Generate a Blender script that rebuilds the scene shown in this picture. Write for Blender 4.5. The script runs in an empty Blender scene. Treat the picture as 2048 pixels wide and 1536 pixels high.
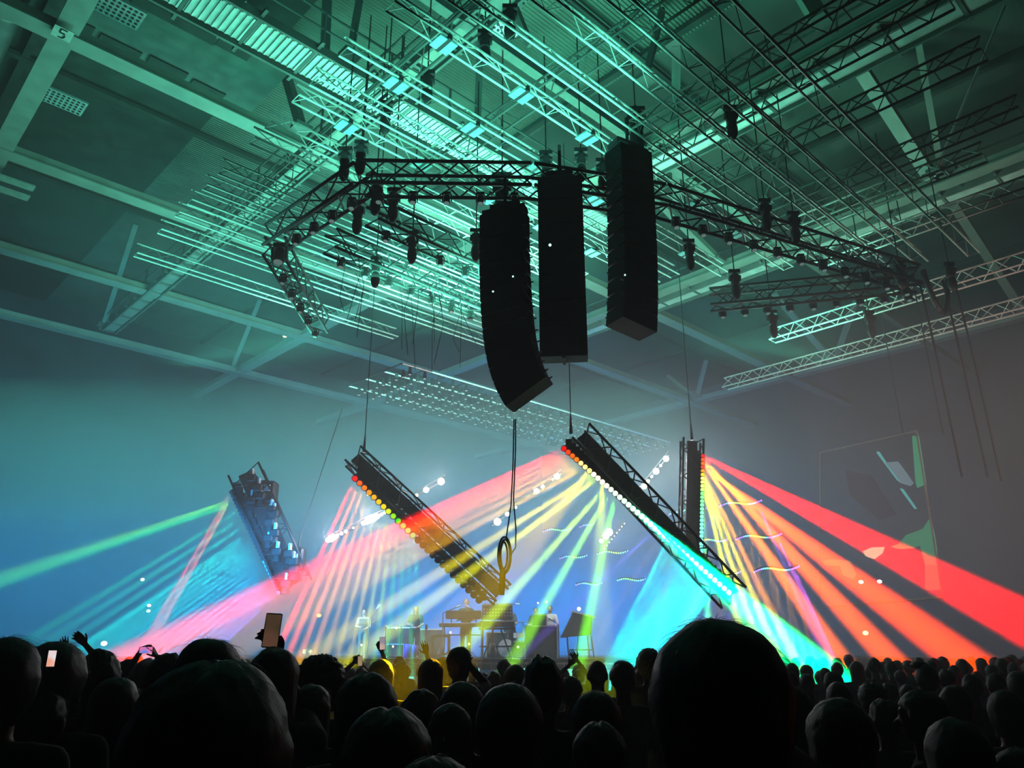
import bpy, math, random, colorsys
from mathutils import Vector, Matrix, noise
S = bpy.context.scene
COL = S.collection
R = random.Random(7)
# ------------------------------------------------------------------ camera, light, exposure
cam = bpy.data.objects.new('camera', bpy.data.cameras.new('camera')); COL.objects.link(cam); S.camera = cam
PITCH, FPX, CZ = math.radians(18.9), 1547.0, 1.9
cam.location = (0, 0, CZ); cam.rotation_euler = (math.pi/2+PITCH, 0, 0)
cam.data.sensor_width = 36; cam.data.lens = 36*FPX/2048; cam.data.clip_start = .05; cam.data.clip_end = 300
vs = S.view_settings; vs.view_transform = 'Standard'; vs.look = 'None'; vs.gamma = 1; vs.exposure = 0.0
w = bpy.data.worlds.new('world'); S.world = w; w.use_nodes = True
w.node_tree.nodes['Background'].inputs[0].default_value = (0.010, 0.022, 0.024, 1)
w.node_tree.nodes['Background'].inputs[1].default_value = 0.15
cy = S.cycles
cy.volume_bounces = 0; cy.max_bounces = 2; cy.diffuse_bounces = 0; cy.glossy_bounces = 1; cy.transmission_bounces = 0
cy.use_denoising = True; cy.adaptive_threshold = .03; cy.use_light_tree = True; cy.sample_clamp_indirect = .25; cy.sample_clamp_direct = 0
HAZE = 0.024

AZ = math.radians(46.3)                       # the hall is turned 46.3 degrees to the view
UX = Vector((math.sin(AZ), math.cos(AZ), 0)); VX = Vector((-math.cos(AZ), math.sin(AZ), 0)); ZX = Vector((0, 0, 1))
def H(u, v, z): return UX*u+VX*v+ZX*z         # hall coordinates
def ray(x, y):
    vx = (x-1024)/FPX; vy = (768-y)/FPX
    return Vector((vx, math.cos(PITCH)-vy*math.sin(PITCH), math.sin(PITCH)+vy*math.cos(PITCH)))
def P(x, y, d):                               # the point at depth d (metres in front of the viewer) seen at x, y
    r = ray(x, y); return Vector((0, 0, CZ))+r*(d/r.y)
def PZ(x, y, z):
    r = ray(x, y); return Vector((0, 0, CZ))+r*((z-CZ)/r.z)

def area(name, loc, to, sx, sy, col, e, spread=180):
    l = bpy.data.lights.new(name, 'AREA'); l.shape = 'RECTANGLE'; l.size = sx; l.size_y = sy; l.energy = e; l.color = col; l.spread = math.radians(spread)
    o = bpy.data.objects.new(name, l); COL.objects.link(o); o.location = loc
    o.rotation_euler = (Vector(to)-Vector(loc)).to_track_quat('-Z', 'Y').to_euler(); return o
def spot(name, a, b, col, e, ang, r=.07, blend=.5, parent=None):
    l = bpy.data.lights.new(name, 'SPOT'); l.energy = e; l.color = col; l.spot_size = math.radians(ang); l.spot_blend = blend; l.shadow_soft_size = r
    o = bpy.data.objects.new(name, l); COL.objects.link(o); o.location = a
    o.rotation_euler = (b-a).to_track_quat('-Z', 'Y').to_euler()
    if parent: o.parent = parent; o.location = a-parent.location
    return o
# unseen area lights without fixtures, added to brighten roof, trusses and haze
area('unseen_wash', (-1, 20, 11.0), (-1, 19.5, 20), 6, 5, (.12, .95, .62), 3000)
area('unseen_wash', (-8, 24, 11.0), (-9, 22, 20), 5, 4, (.10, .90, .66), 1100)
area('unseen_wash', (8, 24, 11.0), (9, 22, 20), 4, 4, (.10, .90, .60), 700)
area('unseen_wash', (-7, 25.5, 8.5), (-7, 40, 10), 26, 5, (.13, .84, .68), 3900)  # faces away from the viewer, added to make the haze glow teal
area('unseen_wash', (-14, 24, 4.0), (-14, 40, 4.5), 20, 4, (.01, .36, .95), 3800)  # added to turn the haze at the left blue
area('unseen_wash', (14, 17.5, 6.5), (14, 40, 6.5), 14, 7, (.85, .62, .55), 700)  # added warm fill for the haze at the right
area('unseen_wash', (-9.5, 18, 11.0), (-9, 18, 20), 5, 5, (.14, .95, .70), 330)  # added to brighten the left ends of the grid trusses
area('unseen_wash', (-1, 13, 12.15), (-1, 13, 20), 7, 4, (.14, .95, .66), 380)  # added to brighten the nearer grid trusses from below
area('unseen_wash', (1, 30, 3.2), (1, 44, 3.5), 12, 3, (.00, .24, 1.0), 6000)  # added to turn the haze behind the stage blue

# ------------------------------------------------------------------ materials
def mat(name, col, rough=.6, metal=0, emit=None, es=0, var=.15, scale=6, bump=0, spec=.4):
    m = bpy.data.materials.new(name); m.use_nodes = True; nt = m.node_tree; b = nt.nodes['Principled BSDF']
    b.inputs['Roughness'].default_value = rough; b.inputs['Metallic'].default_value = metal
    b.inputs['Specular IOR Level'].default_value = spec
    tc = nt.nodes.new('ShaderNodeTexCoord'); n = nt.nodes.new('ShaderNodeTexNoise'); n.inputs['Scale'].default_value = scale
    nt.links.new(tc.outputs['Object'], n.inputs['Vector'])
    r = nt.nodes.new('ShaderNodeValToRGB'); e = r.color_ramp.elements
    e[0].position = .35; e[1].position = .65
    e[0].color = (*[c*(1-var) for c in col], 1); e[1].color = (*[min(1, c*(1+var)) for c in col], 1)
    nt.links.new(n.outputs['Fac'], r.inputs['Fac']); nt.links.new(r.outputs['Color'], b.inputs['Base Color'])
    if bump:
        bp = nt.nodes.new('ShaderNodeBump'); bp.inputs['Strength'].default_value = bump; nt.links.new(n.outputs['Fac'], bp.inputs['Height']); nt.links.new(bp.outputs['Normal'], b.inputs['Normal'])
    if emit: b.inputs['Emission Color'].default_value = (*emit, 1); b.inputs['Emission Strength'].default_value = es
    if emit: m.cycles.emission_sampling = 'NONE'
    return m
_gl = {}
def glow(col, s):                             # a lit lens, bulb or screen
    k = (tuple(round(c, 3) for c in col), s)
    if k not in _gl: _gl[k] = mat('lit_lens', (.02, .02, .02), .3, 0, col, s)
    return _gl[k]
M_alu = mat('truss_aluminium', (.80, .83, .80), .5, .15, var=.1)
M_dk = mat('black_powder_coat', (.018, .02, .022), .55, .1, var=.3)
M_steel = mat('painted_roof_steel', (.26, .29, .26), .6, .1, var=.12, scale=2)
M_steel_d = mat('dark_roof_steel', (.13, .15, .14), .7, .1, var=.2, scale=2)  # darker tone of the roof steel
M_plate = mat('galvanised_catwalk', (.62, .68, .64), .5, .2, var=.15, scale=3)
M_panel = mat('acoustic_panel', (.030, .042, .038), .95, var=.3, scale=1.5, bump=.2)
M_wall = mat('hall_wall', (.05, .06, .065), .9, var=.25, scale=.6, bump=.2)
M_floor = mat('concrete_floor', (.05, .05, .05), .8, var=.2)
M_spk = mat('speaker_cabinet', (.016, .019, .021), .6, var=.2, scale=20)
M_cable = mat('black_cable', (.015, .016, .017), .6)
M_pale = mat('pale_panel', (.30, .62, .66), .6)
def corrugated():
    m = mat('corrugated_deck', (.13, .17, .14), .7, .1, var=.2, scale=.8); nt = m.node_tree; b = nt.nodes['Principled BSDF']
    tc = nt.nodes.new('ShaderNodeTexCoord'); mp = nt.nodes.new('ShaderNodeMapping'); mp.inputs['Rotation'].default_value = (0, 0, AZ-math.pi/2+math.radians(90))
    wv = nt.nodes.new('ShaderNodeTexWave'); wv.inputs['Scale'].default_value = 2.6; wv.inputs['Distortion'].default_value = .25
    bp = nt.nodes.new('ShaderNodeBump'); bp.inputs['Strength'].default_value = 1.0; bp.inputs['Distance'].default_value = .05
    nt.links.new(tc.outputs['Object'], mp.inputs[0]); nt.links.new(mp.outputs[0], wv.inputs['Vector'])
    nt.links.new(wv.outputs['Fac'], bp.inputs['Height']); nt.links.new(bp.outputs['Normal'], b.inputs['Normal'])
    return m
M_deck = corrugated()

# ------------------------------------------------------------------ mesh helpers
class MB:
    def __init__(s): s.v = []; s.f = []
    def add(s, vs, fs):
        o = len(s.v); s.v += [tuple(p) for p in vs]; s.f += [tuple(i+o for i in f) for f in fs]; return s
    def tube(s, a, b, r, n=6, rb=None):
        a = Vector(a); b = Vector(b); d = (b-a)
        if d.length < 1e-6: return s
        q = d.to_track_quat('Z', 'Y'); rb = r if rb is None else rb; vs = []
        for c, rr in ((a, r), (b, rb)):
            for i in range(n):
                t = 2*math.pi*(i+.5)/n; vs.append(c+q@Vector((math.cos(t)*rr, math.sin(t)*rr, 0)))
        fs = [(i, (i+1) % n, n+(i+1) % n, n+i) for i in range(n)]+[tuple(range(n))[::-1], tuple(range(n, 2*n))]
        return s.add(vs, fs)
    def path(s, pts, r, n=6):
        for a, b in zip(pts, pts[1:]): s.tube(a, b, r, n)
        return s
    def box(s, c, size, ax=None, bev=0):
        c = Vector(c); ax = ax or (Vector((1, 0, 0)), Vector((0, 1, 0)), Vector((0, 0, 1))); h = [k/2 for k in size]
        if bev <= 0:
            vs = [c+ax[0]*h[0]*i+ax[1]*h[1]*j+ax[2]*h[2]*k for k in (-1, 1) for j in (-1, 1) for i in (-1, 1)]
            return s.add(vs, [(0, 2, 3, 1), (4, 5, 7, 6), (0, 1, 5, 4), (2, 6, 7, 3), (0, 4, 6, 2), (1, 3, 7, 5)])
        b = bev; ring = []
        out = [(h[0]-b, -h[1]), (h[0], -h[1]+b), (h[0], h[1]-b), (h[0]-b, h[1]), (-h[0]+b, h[1]), (-h[0], h[1]-b), (-h[0], -h[1]+b), (-h[0]+b, -h[1])]
        inn = [(x*(h[0]-b)/h[0], y*(h[1]-b)/h[1]) for x, y in out]
        vs = []
        for (pts, z) in ((inn, -h[2]), (out, -h[2]+b), (out, h[2]-b), (inn, h[2])):
            vs += [c+ax[0]*x+ax[1]*y+ax[2]*z for x, y in pts]
        fs = [(8*k+i, 8*k+(i+1) % 8, 8*(k+1)+(i+1) % 8, 8*(k+1)+i) for k in range(3) for i in range(8)]+[tuple(range(8))[::-1], tuple(range(24, 32))]
        return s.add(vs, fs)
    def ell(s, c, r, nu=14, nv=9, ax=None, fn=None):
        c = Vector(c); ax = ax or (Vector((1, 0, 0)), Vector((0, 1, 0)), Vector((0, 0, 1))); vs = []
        def pt(d):
            k = fn(d) if fn else 1
            return c+ax[0]*d.x*r[0]*k+ax[1]*d.y*r[1]*k+ax[2]*d.z*r[2]*k
        vs.append(pt(Vector((0, 0, -1))))
        for j in range(1, nv):
            t = -math.pi/2+math.pi*j/nv
            for i in range(nu):
                p = 2*math.pi*i/nu; vs.append(pt(Vector((math.cos(t)*math.cos(p), math.cos(t)*math.sin(p), math.sin(t)))))
        vs.append(pt(Vector((0, 0, 1)))); fs = []
        for i in range(nu): fs.append((0, 1+(i+1) % nu, 1+i))
        for j in range(nv-2):
            for i in range(nu): a = 1+j*nu; fs.append((a+i, a+(i+1) % nu, a+nu+(i+1) % nu, a+nu+i))
        a = 1+(nv-2)*nu
        for i in range(nu): fs.append((a+i, a+(i+1) % nu, a+nu))
        return s.add(vs, fs)
    def cap(s, a, b, ra, rb, n=12):
        a = Vector(a); b = Vector(b); s.tube(a, b, ra, n, rb); s.ell(a, (ra,)*3, n, 8); return s.ell(b, (rb,)*3, n, 8)
    def prism(s, pts, off):                   # outline pts extruded by vector off
        n = len(pts); return s.add(list(pts)+[Vector(p)+off for p in pts], [tuple(range(n))[::-1], tuple(range(n, 2*n))]+[(i, (i+1) % n, n+(i+1) % n, n+i) for i in range(n)])
    def mesh(s, name, smooth=False):
        me = bpy.data.meshes.new(name); me.from_pydata(s.v, [], s.f); me.update()
        if smooth: me.polygons.foreach_set('use_smooth', [True]*len(me.polygons))
        return me
    def build(s, name, m, parent=None, smooth=False):
        me = s.mesh(name, smooth); me.materials.append(m)
        o = bpy.data.objects.new(name, me); COL.objects.link(o)
        if parent: o.parent = parent
        return o
def loc_(mb, o):                              # mesh written in world coordinates, under an Empty at o
    x, y, z = o; mb.v = [(a-x, b-y, c-z) for a, b, c in mb.v]; return mb
def tag(o, label=None, cat=None, group=None, kind=None):
    for k, v in (('label', label), ('category', cat), ('group', group), ('kind', kind)):
        if v: o[k] = v
    return o
def thing(name, label, cat, loc=(0, 0, 0), group=None, rz=0):
    o = bpy.data.objects.new(name, None); o.empty_display_size = .1; COL.objects.link(o); o.location = loc; o.rotation_euler = (0, 0, rz)
    return tag(o, label, cat, group)
def part(name, mb, m, t, smooth=False): return loc_(mb, t.location).build(name, m, t, smooth)
def single(name, mb, m, label, cat, group=None, smooth=False):
    c = Vector(mb.v[0]); loc_(mb, c); o = mb.build(name, m, None, smooth); o.location = c; return tag(o, label, cat, group)
def copy_tree(o, parent=None):
    c = o.copy(); COL.objects.link(c)
    if parent: c.parent = parent
    for ch in list(o.children): copy_tree(ch, c)
    return c
def struct(name, mb, m): return tag(mb.build(name, m), kind='structure')
def ordinal(n): return ['first', 'second', 'third', 'fourth', 'fifth', 'sixth', 'seventh', 'eighth', 'ninth', 'tenth', 'eleventh', 'twelfth', 'thirteenth', 'fourteenth', 'fifteenth', 'sixteenth', 'seventeenth', 'eighteenth', 'nineteenth', 'twentieth'][n] if n < 20 else ['twenty', 'thirty'][(n-19)//10 if n < 39 else 1]+'-'+ordinal((n-20) % 10) if n not in (29, 39) else {29: 'thirtieth', 39: 'fortieth'}[n]
def frame(d, up=ZX):
    d = Vector(d).normalized(); s = d.cross(up)
    if s.length < 1e-3: s = d.cross(Vector((0, 1, 0)))
    s.normalize(); return d, s, s.cross(d)

# ------------------------------------------------------------------ the hall
UA, UB, VA, VB, ZR = -16.0, 46.0, -18.0, 44.5, 19.5
struct('floor', MB().box(H(15, (VA+VB)/2, -.1), (UB-UA, VB-VA, .2), (UX, VX, ZX)), M_floor)
struct('ceiling', MB().box(H(12.4, (VA+VB)/2, ZR+.1), (8.8, VB-VA, .2), (UX, VX, ZX)), M_deck)
struct('trim_3', MB().box(H((UB+16.8)/2, (VA+VB)/2, ZR+.1), (UB-16.8, VB-VA, .2), (UX, VX, ZX)), mat('roof_liner', (.055, .075, .065), .9, var=.35, scale=.35, bump=.15))
struct('wall_left', MB().box(H(15, VB+.15, ZR/2), (UB-UA, .3, ZR), (UX, VX, ZX)), M_wall)
struct('wall_right', MB().box(H(UB+.15, (VA+VB)/2, ZR/2), (.3, VB-VA, ZR), (UX, VX, ZX)), M_wall)
struct('wall_back', MB().box(H(UA-.15, (VA+VB)/2, ZR/2), (.3, VB-VA, ZR), (UX, VX, ZX)), M_wall)
struct('wall_side', MB().box(H(15, VA-.15, ZR/2), (UB-UA, .3, ZR), (UX, VX, ZX)), M_wall)
struct('trim_1', MB().box(H((UA+8)/2, (VA+VB)/2, ZR+.1), (8-UA, VB-VA, .2), (UX, VX, ZX)), M_panel)

def girder(name, label, a, b, depth=3.0, width=.42, bay=6.8, m=M_steel, cover=None, plain=False):
    a = Vector(a); b = Vector(b); d, s, up = frame(b-a); L = (b-a).length
    t = thing(name, label, 'roof girder', a)
    part('bottom_chord', MB().box((a+b)/2, (L, width, .26), (d, s, up)).box((a+b)/2-up*.15, (L, width*1.25, .05), (d, s, up)), m, t)
    part('top_chord', MB().box((a+b)/2+up*(depth+.3), (L, width*.5, .14), (d, s, up)), M_panel, t)
    return t
DG = 'straight steel roof girder, '
for v, tx in ((11.3, 'running behind the hung speakers'), (18.3, 'the pale one high at upper left'), (24.6, 'second pale beam down at the left'), (31.5, 'third beam down at the left, half lost in haze'), (38.4, 'faint lowest beam along the left wall')):
    girder('roof_girder', DG+tx, H(-2 if v < 30 else -4, v, 16), H(45.8, v, 16), plain=True, width=.2 if v < 12 else .42, m=mat('girder_grey', (.16, .19, .17), .6) if v < 12 else M_steel)
for u, tx in ((2.5, 'thick one cutting the upper left corner'), (16.4, 'the plated one crossing the upper right'), (24.7, 'middle one at the right with pale plates'), (38.6, 'lowest one at the right above the screen')):
    girder('roof_girder', DG+tx, H(u, -6, 16.05), H(u, 44.3, 16.05), bay=9.6, plain=u < 10)
# round duct beside the thick beam
dt = thing('air_duct', 'long round air duct beside the thick beam in the upper left corner', 'duct', H(1.3, 0, 16.6))
mb = MB().tube(H(1.3, 2, 16.6), H(1.3, 44, 16.6), .42, 20)
part('pipe', mb, M_steel_d, dt, True)
mb = MB()
for k in range(14): mb.tube(H(1.3, 4+3*k, 16.6), H(1.3, 4.1+3*k, 16.6), .46, 20)
part('collar', mb, M_steel, dt, True)
# catwalks: pale plates in a dark frame
def catwalk(label, a, b, wd, n, rib=False, gap=.12, m=None):
    a = Vector(a); b = Vector(b); d, s, up = frame(b-a); L = (b-a).length
    t = thing('catwalk', label, 'catwalk', a)
    mb = MB()
    for k in (-1, 1):
        mb.box((a+b)/2+s*k*wd*.62, (L, .07, .25), (d, s, up)).box((a+b)/2+s*k*wd*.8+up*.5, (L, .05, .05), (d, s, up)).box((a+b)/2+s*k*wd*.8+up*1.0, (L, .05, .05), (d, s, up))
        for i in range(int(L/2)): mb.box(a+d*(2*i+.5)+s*k*wd*.8+up*.5, (.05, .05, 1.05), (d, s, up))
    for i in range(n+1): mb.box(a+d*(L*i/n), (.08, wd*1.9, .1), (d, s, up))
    part('rail', mb, M_steel_d, t)
    for i in range(n):
        mb = MB().box(a+d*(L*(i+.5)/n), (L/n-gap, wd, .05), (d, s, up))
        if rib:
            for k in range(int((L/n)/.16)): mb.box(a+d*(L*i/n+.12+k*.16)-up*.04, (.05, wd*.96, .04), (d, s, up))
        part('plate', mb, m or M_plate, t)
catwalk('ribbed pale catwalk slanting down from the top left', H(2.7, 15, 15.9), H(19, 15, 15.9), .95, 11, True)
catwalk('plated catwalk under the roof left of the hung speakers', H(9.4, 3, 15.9), H(9.4, 37, 15.9), .45, 30, gap=.3, m=M_steel)
catwalk('plated catwalk high across the upper right', H(17.0, -5, 15.8), H(17.0, 12.5, 15.8), .7, 11)
catwalk('plated catwalk on the middle right girder', H(25.4, -5, 15.8), H(25.4, 22, 15.8), .55, 17)
# slotted board under the roof, upper left
t = thing('acoustic_board', 'grey board with two rows of dark slots under the roof at upper left', 'panel', H(5.3, 18.0, 17.4))
part('board', MB().box(H(5.3, 18.0, 17.4), (5.0, 3.6, .08), (UX, VX, ZX)), mat('board_grey', (.085, .11, .10), .9, var=.2, scale=2), t)
for x, y, L_ in ((308, 18, 1.05), (392, 62, 1.1), (468, 98, .9), (170, 56, .4), (240, 94, 1.05), (335, 136, 1.05), (415, 180, .95)):
    c = PZ(x, y, 17.33); part('slot', MB().box(c, (L_, .36, .05), (UX, VX, ZX)), M_panel, t)
# long struts between girders and roof
for i_, (x0, y0, z0, x1, y1, z1, r_, tx) in enumerate((
    (1862, 355, 16.1, 1700, 105, 19.2, .2, 'broad pale one at the upper right'), (1884, 350, 16.1, 1832, 60, 19.3, .09, 'thin pale one beside the broad one at the upper right'), (1870, 345, 16.1, 2010, 10, 19.3, .035, 'dark rod leaning to the top right corner'),
    (1640, 40, 16.1, 1590, -40, 19.2, .2, 'pale one crossing the top edge at the right'), (2046, 622, 16.1, 1905, 405, 18.6, .17, 'pale one falling to the right edge'), (1665, 722, 16.1, 1548, 585, 18.2, .17, 'pale left leg of the V at the right'), (1672, 716, 16.1, 1712, 600, 18.4, .13, 'pale right leg of the V at the right'),
    (1390, 795, 16.1, 1335, 752, 17.6, .15, 'faint left leg of the small V above the white lamps'), (1394, 792, 16.1, 1412, 720, 17.8, .12, 'faint right leg of the small V above the white lamps'), (1530, 402, 16.1, 1580, 262, 19, .09, 'slim pale one above the right ring arm'), (1436, 520, 16.1, 1300, 385, 18.6, .16, 'pale one passing right of the tall speakers'),
    (207, 650, 16.1, 272, 448, 18.8, .1, 'slim pale one at the left'), (462, 742, 16.1, 520, 598, 18.2, .1, 'slim one low at the left'), (603, 255, 16.1, 557, 98, 19.3, .17, 'dark one leaning down from the ribbed catwalk'), (585, 690, 16.1, 640, 650, 17.6, .15, 'short one at the left, low in the haze'),
    (700, 110, 17, 722, -20, 19.3, .15, 'dark upright one at the top, left'), (648, 165, 17, 655, -20, 19.3, .13, 'dark upright one at the top, far left'), (1352, 90, 17.5, 1352, 400, 16.2, .12, 'dark upright one right of the tall speakers'), (1290, 160, 17, 1325, 20, 19.3, .12, 'dark leaning one at the top, right of centre'), (1025, 5, 18, 1060, 90, 16.8, .1, 'dark short one at the top centre'), (955, 250, 16.4, 960, 90, 18.6, .1, 'dark one above the left speakers'))):
    a_, b_ = PZ(x0, y0, z0), PZ(x1, y1, z1); t = thing('roof_strut', 'roof strut, '+tx, 'strut', a_)
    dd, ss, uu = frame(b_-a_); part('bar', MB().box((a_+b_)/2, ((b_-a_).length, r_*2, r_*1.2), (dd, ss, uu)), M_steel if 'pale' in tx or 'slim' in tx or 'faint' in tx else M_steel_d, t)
    part('gusset', MB().box(a_, (.5, .4, .12), (UX, VX, ZX)), M_steel_d, t)
# number plate on the thick beam
c = PZ(125, 67, 15.72); t = thing('number_plate', 'small pale plate reading 5 under the thick beam at the upper left', 'sign', c)
part('plate', MB().box(c, (.42, .42, .02), (UX, VX, ZX)), mat('pale_plate', (.5, .56, .5), .6), t)
e1 = -VX; e2 = UX; q = [(.07, .11), (-.06, .11), (-.06, .01), (.03, .02), (.07, -.04), (.03, -.1), (-.06, -.1)]
part('numeral', MB().path([c+e2*a_+e1*b_*1.5-ZX*.02 for a_, b_ in q], .016), M_dk, t)
# perforated lamps on the roof
for x, y, tx in ((128, 202, 'on the dark roof at the far left'), (238, 20, 'at the top edge near the left beam'), (1645, 130, 'by the upper right catwalk'), (985, 62, 'bright, among the upper trusses')):
    c = PZ(x, y, 16.9); t = thing('roof_vent', 'perforated square vent plate '+tx, 'vent', c)
    mb = MB().box(c, (1.1, .75, .06), (UX, VX, ZX)); part('plate', mb, M_plate if x == 985 else mat('vent_plate', (.30, .36, .36), .6), t)
    mb = MB()
    for i in range(8):
        for j in range(5): mb.tube(c+UX*(i-3.5)*.13+VX*(j-2)*.14-ZX*.031, c+UX*(i-3.5)*.13+VX*(j-2)*.14-ZX*.045, .04, 8)
    part('hole', mb, M_dk, t)
for x, y, tx in ((32, 365, 'upper'), (22, 385, 'lower')):
    c = PZ(x, y, 15.5); single('air_vane', MB().box(c, (1.0, .35, .05), (UX, VX, ZX)), mat('vane', (.3, .38, .34), .6), 'pale slanted vane at the left edge under the thick beam, the %s one' % tx, 'vane')

# ------------------------------------------------------------------ trusses
def truss(name, label, a, b, w=.3, h=.35, bay=.5, rc=.026, rl=.011, m=M_alu, tri=True, up=ZX, cat='truss', group=None, m2=None):
    a = Vector(a); b = Vector(b); d, s, u = frame(b-a, up); L = (b-a).length
    t = thing(name, label, cat, a, group)
    if tri: offs = [s*w/2, -s*w/2, u*h]
    else: offs = [s*w/2-u*h/2, -s*w/2-u*h/2, -s*w/2+u*h/2, s*w/2+u*h/2]
    for o in offs: part('chord', MB().tube(a+o, b+o, rc, 8), m, t, True)
    mb = MB(); n = max(1, round(L/bay)); N = len(offs)
    for k in range(N):
        o1, o2 = offs[k], offs[(k+1) % N]
        if tri and k == 0:
            for i in range(0, n+1, 2): mb.tube(a+o1+d*(L*i/n), a+o2+d*(L*i/n), rl, 5)
            continue
        for i in range(n):
            p, q = (o1, o2) if i % 2 == 0 else (o2, o1)
            mb.tube(a+p+d*(L*i/n), a+q+d*(L*(i+1)/n), rl, 5)
    part('lacing', mb, m2 or m, t)
    return t
# long pre-rig trusses, all starting on one line (12.5 m up)
GV = [(21.55, 14.8, 'lowest left'), (19.75, 18, 'second from below at the left'), (18.55, 18, 'brightest lower left'), (17.75, 17, 'fourth from below at the left'), (16.85, 17, 'fifth from below at the left'), (15.95, 17, 'sixth from below at the left'),
      (14.35, 16, 'middle of the left fan'), (13.6, 16, 'behind the near corner of the dark ring'), (12.45, 18, 'above the ring corner'), (11.75, 18, 'starting by the leaning strut'), (10.65, 19, 'with small plates, left of the speakers'),
      (9.15, 20, 'with clamps, running down to the tall speakers'), (8.2, 21, 'just above the clamped one'), (7.2, 22, 'passing left of the right speaker stack'), (6.3, 22.5, 'passing over the right speaker stack'), (5.1, 23, 'uppermost, reaching the right catwalk')]
for v, ue, tx in GV:
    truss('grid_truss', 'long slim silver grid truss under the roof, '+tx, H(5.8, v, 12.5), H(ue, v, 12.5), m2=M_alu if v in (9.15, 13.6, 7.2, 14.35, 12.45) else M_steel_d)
# dimmer plates clamped on two of them
for v in (9.15, 10.65, 12.45):
    for k in range(6):
        c = H(7.0+2.0*k, v, 12.42); t = thing('clamp_plate', 'pale clamp plate, %s along the grid truss %s' % (ordinal(k), {9.15: 'running to the tall speakers', 10.65: 'left of the speakers', 12.45: 'above the ring corner'}[v]), 'clamp', c, 'clamp plates on the grid trusses')
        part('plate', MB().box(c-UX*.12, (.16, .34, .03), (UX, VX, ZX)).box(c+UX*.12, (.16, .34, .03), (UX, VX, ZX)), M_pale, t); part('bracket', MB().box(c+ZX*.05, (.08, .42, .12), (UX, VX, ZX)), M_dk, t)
# cross trusses
CU = [(7.4, 8.5, 21.8, 'at the left ends of the grid'), (9.9, 3.5, 14, 'in front of the left catwalk'), (12.4, 3, 9.0, 'at the top centre'), (13.5, 2.5, 9.5, 'next to the top centre one'), (15.4, 2.5, 9.5, 'upper right of centre'), (17.9, 2.5, 9, 'below the upper right catwalk'), (19.2, 3.6, 8.5, 'brightest at the right'), (21.6, 3, 9, 'at the right end of the grid'), (24.2, 4, 12, 'far right, low'), (27.6, 4.5, 16, 'far right, lowest')]
for u, v0, v1, tx in CU:
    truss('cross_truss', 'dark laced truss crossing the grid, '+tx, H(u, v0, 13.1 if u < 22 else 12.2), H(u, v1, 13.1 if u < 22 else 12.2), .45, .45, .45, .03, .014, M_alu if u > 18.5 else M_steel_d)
# ring of dark trusses in front of the grid
RZ = 11.6
ring = [PZ(x, y, RZ) for x, y in ((548, 478), (727, 357), (1062, 362), (1322, 402), (1825, 556))]
for (a, b), tx in zip(zip(ring, ring[1:]), ('rising from its left corner', 'across the middle, left of the speakers', 'hidden behind the speakers', 'long right arm sinking to the right')):
    truss('ring_truss', 'black box truss of the flown ring, '+tx, a, b, .55, .55, .55, .045, .022, M_dk, tri=False)
R2 = [((1835, 560), (1420, 600), 'lower right arm'), ((548, 492), (640, 650), 'short left arm hung with cables'), ((745, 425), (1000, 545), 'upper short finger left of the speakers'), ((660, 482), (960, 610), 'lower short finger left of the speakers')]
for a, b, tx in R2: truss('ring_truss', 'black box truss of the flown ring, '+tx, PZ(*a, RZ-.15), PZ(*b, RZ-.15), .5, .5, .5, .04, .02, M_dk, tri=False)

# chain hoists
def hoist(x, y, z, label, k=1.0):
    c = PZ(x, y, z); t = thing('chain_hoist', label, 'hoist', c)
    part('motor', MB().box(c, (.34*k, .34*k, .62*k), bev=.05).tube(c-Vector((.24*k, 0, -.05)), c+Vector((.24*k, 0, .05)), .15*k, 12), M_dk, t)
    part('chain_bag', MB().ell(c-ZX*.55*k, (.2*k, .2*k, .42*k), 12, 8), M_dk, t, True)
    part('hook', MB().tube(c+ZX*.3*k, c+ZX*.52*k, .04, 6).box(c+ZX*.42*k, (.5*k, .1, .1)), M_dk, t)
    part('chain', MB().tube(c+ZX*.5*k, Vector((c.x, c.y, 16)), .017, 5), M_cable, t)
for i, (x, y, z, tx) in enumerate(((722, 305, 12.2, 'over the near corner of the ring'), (690, 318, 12.2, 'left of the ring corner'), (752, 385, 11.4, 'below the ring corner'), (716, 425, 11.4, 'left of the upper finger truss'), (787, 400, 11.4, 'between ring corner and finger truss'), (1004, 378, 11.9, 'at the left of the speakers'), (1092, 325, 12.4, 'above the middle speaker stack, left'), (1162, 320, 12.4, 'above the middle speaker stack, right'), (1205, 340, 12.4, 'in the gap between the speakers'), (1272, 245, 13.6, 'over the tall right speaker stack'), (825, 485, 11.2, 'on the upper finger truss'), (752, 535, 11.2, 'on the lower finger truss'), (952, 480, 11.3, 'beside the left speaker stack'), (772, 225, 13.2, 'high on the left grid'), (855, 165, 13.2, 'high on the centre grid'), (1020, 35, 13.6, 'at the top centre'), (970, 85, 13.4, 'at the bright vent plate'), (1462, 235, 13, 'under the right catwalk'), (1530, 420, 11.9, 'on the right arm of the ring'), (1588, 445, 11.9, 'beside the one on the right arm'), (1378, 500, 11.5, 'right of the speakers'), (1470, 560, 11.3, 'low right of the speakers'), (1800, 540, 11.6, 'at the far right ring corner'), (1900, 545, 11.6, 'outside the far right corner'), (1545, 640, 11, 'under the lower right arm'), (1740, 640, 11, 'low at the right'))):
    hoist(x, y, z, 'black chain hoist with its bag, '+tx, .6 if i not in (5, 9) else .9)
def cable(pts, label, r=.03, z=None):
    single('cable', MB().path(pts, r, 6), M_cable, label, 'cable')
def sag(a, b, dz, n=12): return [a.lerp(b, i/n)-ZX*dz*4*(i/n)*(1-i/n) for i in range(n+1)]
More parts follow.
